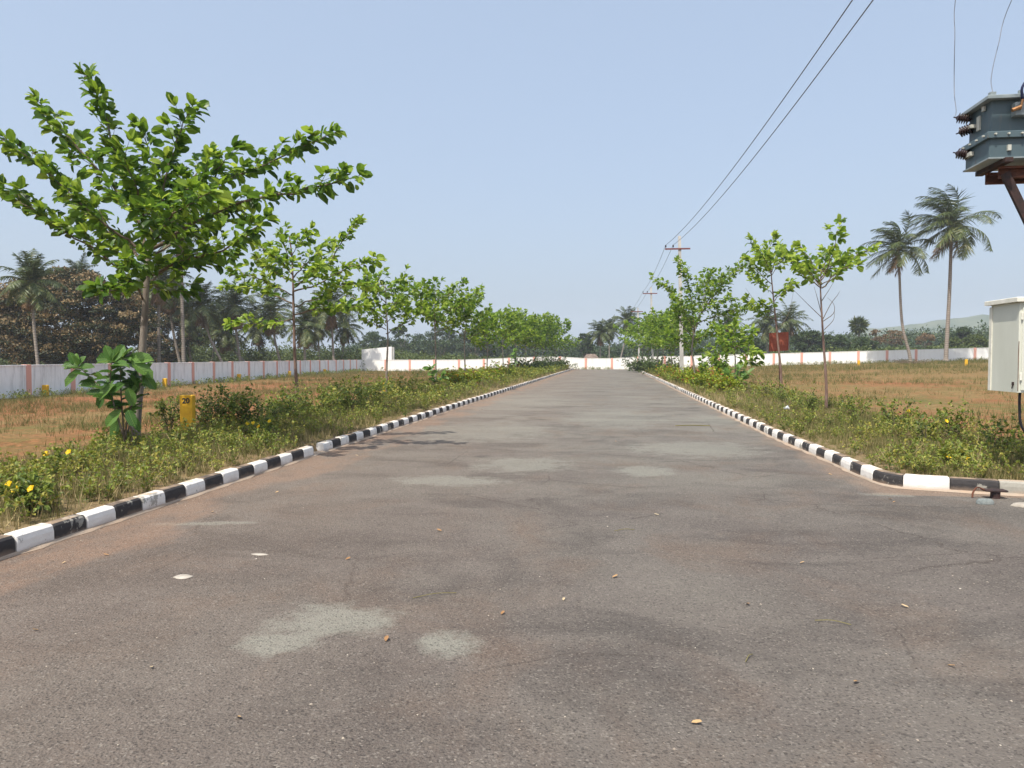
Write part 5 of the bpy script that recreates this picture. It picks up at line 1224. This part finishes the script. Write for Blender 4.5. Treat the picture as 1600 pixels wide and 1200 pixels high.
for i, (lab, px, dd, h, w_) in enumerate(RS): shrub(lab, px, dd, h, w_, 470 + i, tone=.45, nst=12, lsize=.055, step=.05, flowers=1 if i in (2, 4) else 0)
shrub("low plant with bright yellow flowers close to the left kerb", 42, 6.9, .34, .25, 490, tone=.3, nst=14, lsize=.06, flowers=3, group=None, name="flowering_plant")
shrub("low plant with small yellow flowers near the left edge behind it", 98, 9.0, .4, .3, 491, tone=.5, nst=12, lsize=.055, flowers=3, group=None, name="flowering_plant")
shrub("flowering plant at the right kerb beside the black block", 1495, 9.75, .22, .22, 492, tone=.5, nst=12, lsize=.055, flowers=3, group=None, name="flowering_plant")
shrub("flowering plant below the dark shrub on the left verge", 405, 12.9, .4, .4, 493, tone=.4, nst=14, lsize=.055, flowers=4, group=None, name="flowering_plant")

# ================================================================== SMALL THINGS ON THE ROAD
def road_pt(px, py): return pt(px, py, EYE * F / (py - 557.5))
def pebble(name, px, py, rx, ry, h, mat, label, cat="stone", group=None, seed=0):
    q = road_pt(px, py); q[2] = 0.0; r = np.random.default_rng(seed + int(px)); b = Buf(); n = 14; a = np.linspace(0, 6.28, n, endpoint=False)
    rad = 1 + r.uniform(-.18, .12, n); V = []
    for f, z in ((1.0, 0.002), (.97, h * .6), (.72, h), (.3, h * 1.05)):
        V += [(q[0] + math.cos(t_) * rx * f * k, q[1] + math.sin(t_) * ry * f * k, z + r.uniform(-.04, .04) * h) for t_, k in zip(a, rad)]
    V.append((q[0], q[1], h * 1.05)); F4 = [(i * n + j, i * n + (j + 1) % n, (i + 1) * n + (j + 1) % n, (i + 1) * n + j) for i in range(3) for j in range(n)]
    b.add(V, [(3 * n + j, 3 * n + (j + 1) % n, 4 * n) for j in range(n)], F4); return solo(name, b, mat, label, cat, q, group, smooth=True)
pebble("flat_stone", 286, 901, .070, .055, .008, 'stone', "round pale flat disc on the road at left, nearer one")
pebble("flat_stone", 405, 866, .075, .03, .006, 'stone', "small pale flat disc on the road beyond the round one")
pebble("rock", 1540, 787, .09, .05, .055, 'greystone', "small grey rock by the kerb below the dark iron plate")
pebble("flat_stone", 1606, 791, .16, .10, .03, 'stone', "large white painted flat stone cut by the right edge")
# dark iron plate on a short stub
q = road_pt(1555, 778); q[2] = 0; t = thing("iron_stub", "dark iron plate on a short stub at the right kerb foot", "iron fitting", q)
b = Buf(); tube(b, [q, q + [0, 0, .08]], .05, 10); part("stub", b, 'darksteel', t)
b = Buf(); box(b, q[0] - .12, q[0] + .11, q[1] - .06, q[1] + .07, .08, .10, bev=.006); part("plate", b, 'darksteel', t)
b = Buf(); tube(b, spline([q + [-.11, 0, .09], q + [-.19, .0, .12], q + [-.24, -.01, .06], q + [-.25, -.02, .005]], 8), .010, 6); part("bent_rod", b, 'rust', t)
# fallen leaves and twigs
debris = [(97, 881), (237, 1042), (603, 1003), (783, 961), (880, 939), (957, 903), (1166, 943), (1341, 1065), (1030, 805), (905, 660), (963, 690), (1008, 648), (985, 596), (1388, 780), (1395, 785), (1463, 766), (1300, 742), (1180, 672), (560, 712), (430, 770), (330, 800), (170, 868), (1052, 650), (752, 640), (1250, 880), (1420, 950), (690, 830), (540, 875), (1080, 1130), (370, 1120), (60, 985), (1480, 1040)]
for i, (px, py) in enumerate(debris):
    q = road_pt(px, py); q[2] = .006; r2 = np.random.default_rng(600 + i); b = Buf(); a = r2.uniform(0, 6.28); L = .036 + .02 * r2.random()
    leaves(b, q[None], np.array([[math.cos(a), math.sin(a), .1]]), np.array([[r2.normal(0, .2), r2.normal(0, .2), 1]]), L, L * .5, np.array([r2.random()]), 'full', -.15)
    solo("fallen_leaf", b, 'dryleaf', "dry curled leaf lying on the open asphalt", "leaf", q, "dry leaves scattered on the road")
for i, (px, py, ln, a) in enumerate([(645, 935, .30, .5), (1330, 977, .2, 2.9), (1055, 665, .8, .1), (960, 830, .2, .4), (1165, 1035, .12, 1.1)]):
    q = road_pt(px, py); q[2] = .006; b = Buf(); v = np.array([math.cos(a), math.sin(a), 0]); tube(b, spline([q, q + v * ln * .5 + [0, .01, .01], q + v * ln], 6), .0025 if i != 2 else .01, 5)
    solo("twig", b, 'drygrass', ["thin straw twig right of the pale worn patch", "curved straw twig at lower right of the road", "short stick lying near the right kerb further on", "thin straw twig in the middle of the road", "tiny straw twig at the bottom right of centre"][i], "twig", q)
# light chips: loose gravel, nobody could count it
b = Buf(); r = np.random.default_rng(77); n = 1500
px = r.uniform(0, 1600, n); py = 600 + 600 * r.uniform(0, 1, n) ** .8
n2 = 220; px = np.r_[px, r.normal(1490, 80, n2)]; py = np.r_[py, np.clip(r.normal(885, 55, n2), 800, 1100)]
dd = EYE * F / (py - 557.5); Q = CAMP + FWD * dd[:, None] + RGT * ((px - 800) / F * dd)[:, None] + UPV * ((600 - py) / F * dd)[:, None]
yk = 4 + 26 * r.uniform(0, 1, 1500) ** 1.3; xk = np.where(r.random(1500) < .6, KL + .05 + np.abs(r.normal(0, .16, 1500)), 0); xk = np.where(xk == 0, kxr(yk) - .05 - np.abs(r.normal(0, .12, 1500)), xk)
yk = np.where((xk > 0) & (yk < 10), 10 + yk, yk); Q = np.vstack([Q, np.stack([xk, yk, 0 * yk], 1)])
ok = (Q[:, 0] > KL + .02) & (Q[:, 0] < np.where(Q[:, 1] > 9, 3.5, 9)) & (Q[:, 1] < 60) ; Q = Q[ok]
for q in Q:
    s_ = .003 + .006 * r.random() ** 4; a = r.uniform(0, 6.28, 5); V = [(q[0] + math.cos(t_) * s_ * r.uniform(.7, 1.3), q[1] + math.sin(t_) * s_ * r.uniform(.7, 1.3), .001) for t_ in np.sort(a)] + [(q[0], q[1], s_ * .7)]
    b.add(V, [(j, (j + 1) % 5, 5) for j in range(5)], None, r.random())
m = M("gravel_chip", .9, .2); m.color(m.ramp(m.attr("var"), [(0, (.06, .05, .045)), (.6, (.20, .17, .14)), (.9, (.36, .31, .25)), (1, (.55, .50, .42))])); MAT['chip'] = m.m
struct("loose_gravel", b, 'chip', kind='stuff')
# crushed plastic cup in the right verge
g = gp(1226, 19.5); b = Buf(); lathe(b, (g[0], g[1], g[2] + .12), [(.0, 0), (.035, 0), (.05, .12), (.052, .125)], (.8, -.3, .3), 12); solo("plastic_cup", b, 'plastic', "crushed pale plastic cup lying in the grass on the right verge", "cup", g, smooth=True)
# dry branch heap by the bent palm
g = np.array(gp(1428, 78)); b = Buf(); r = np.random.default_rng(8)
for i in range(60):
    a = r.uniform(0, 6.28); e = g + [math.cos(a) * r.uniform(.5, 2.6), math.sin(a) * 1.2, r.uniform(.05, .6)]; tube(b, [g + r.normal(0, .5, 3) * [1, 1, .1] + [0, 0, .1], e], [.03, .008], 4, cap=False)
solo("brush_heap", b, 'twig', "low heap of dry brushwood at the foot of the bent palm", "brushwood", g)

# ================================================================== HAZE
b = Buf(); box(b, -1560, 1560, -320, 1850, -3.5, 95)
me = b.mesh("haze", MAT['cable']); me.materials.clear()
hm = bpy.data.materials.new("haze_air"); hm.use_nodes = True; hn = hm.node_tree; hn.nodes.clear()
ho = hn.nodes.new("ShaderNodeOutputMaterial"); pv = hn.nodes.new("ShaderNodeVolumePrincipled")
pv.inputs["Color"].default_value = (.80, .88, 1.0, 1); pv.inputs["Density"].default_value = 0.00038; pv.inputs["Anisotropy"].default_value = 0.0
hn.links.new(pv.outputs[0], ho.inputs["Volume"]); me.materials.append(hm)
hz = link("haze", me); hz["kind"] = 'stuff'
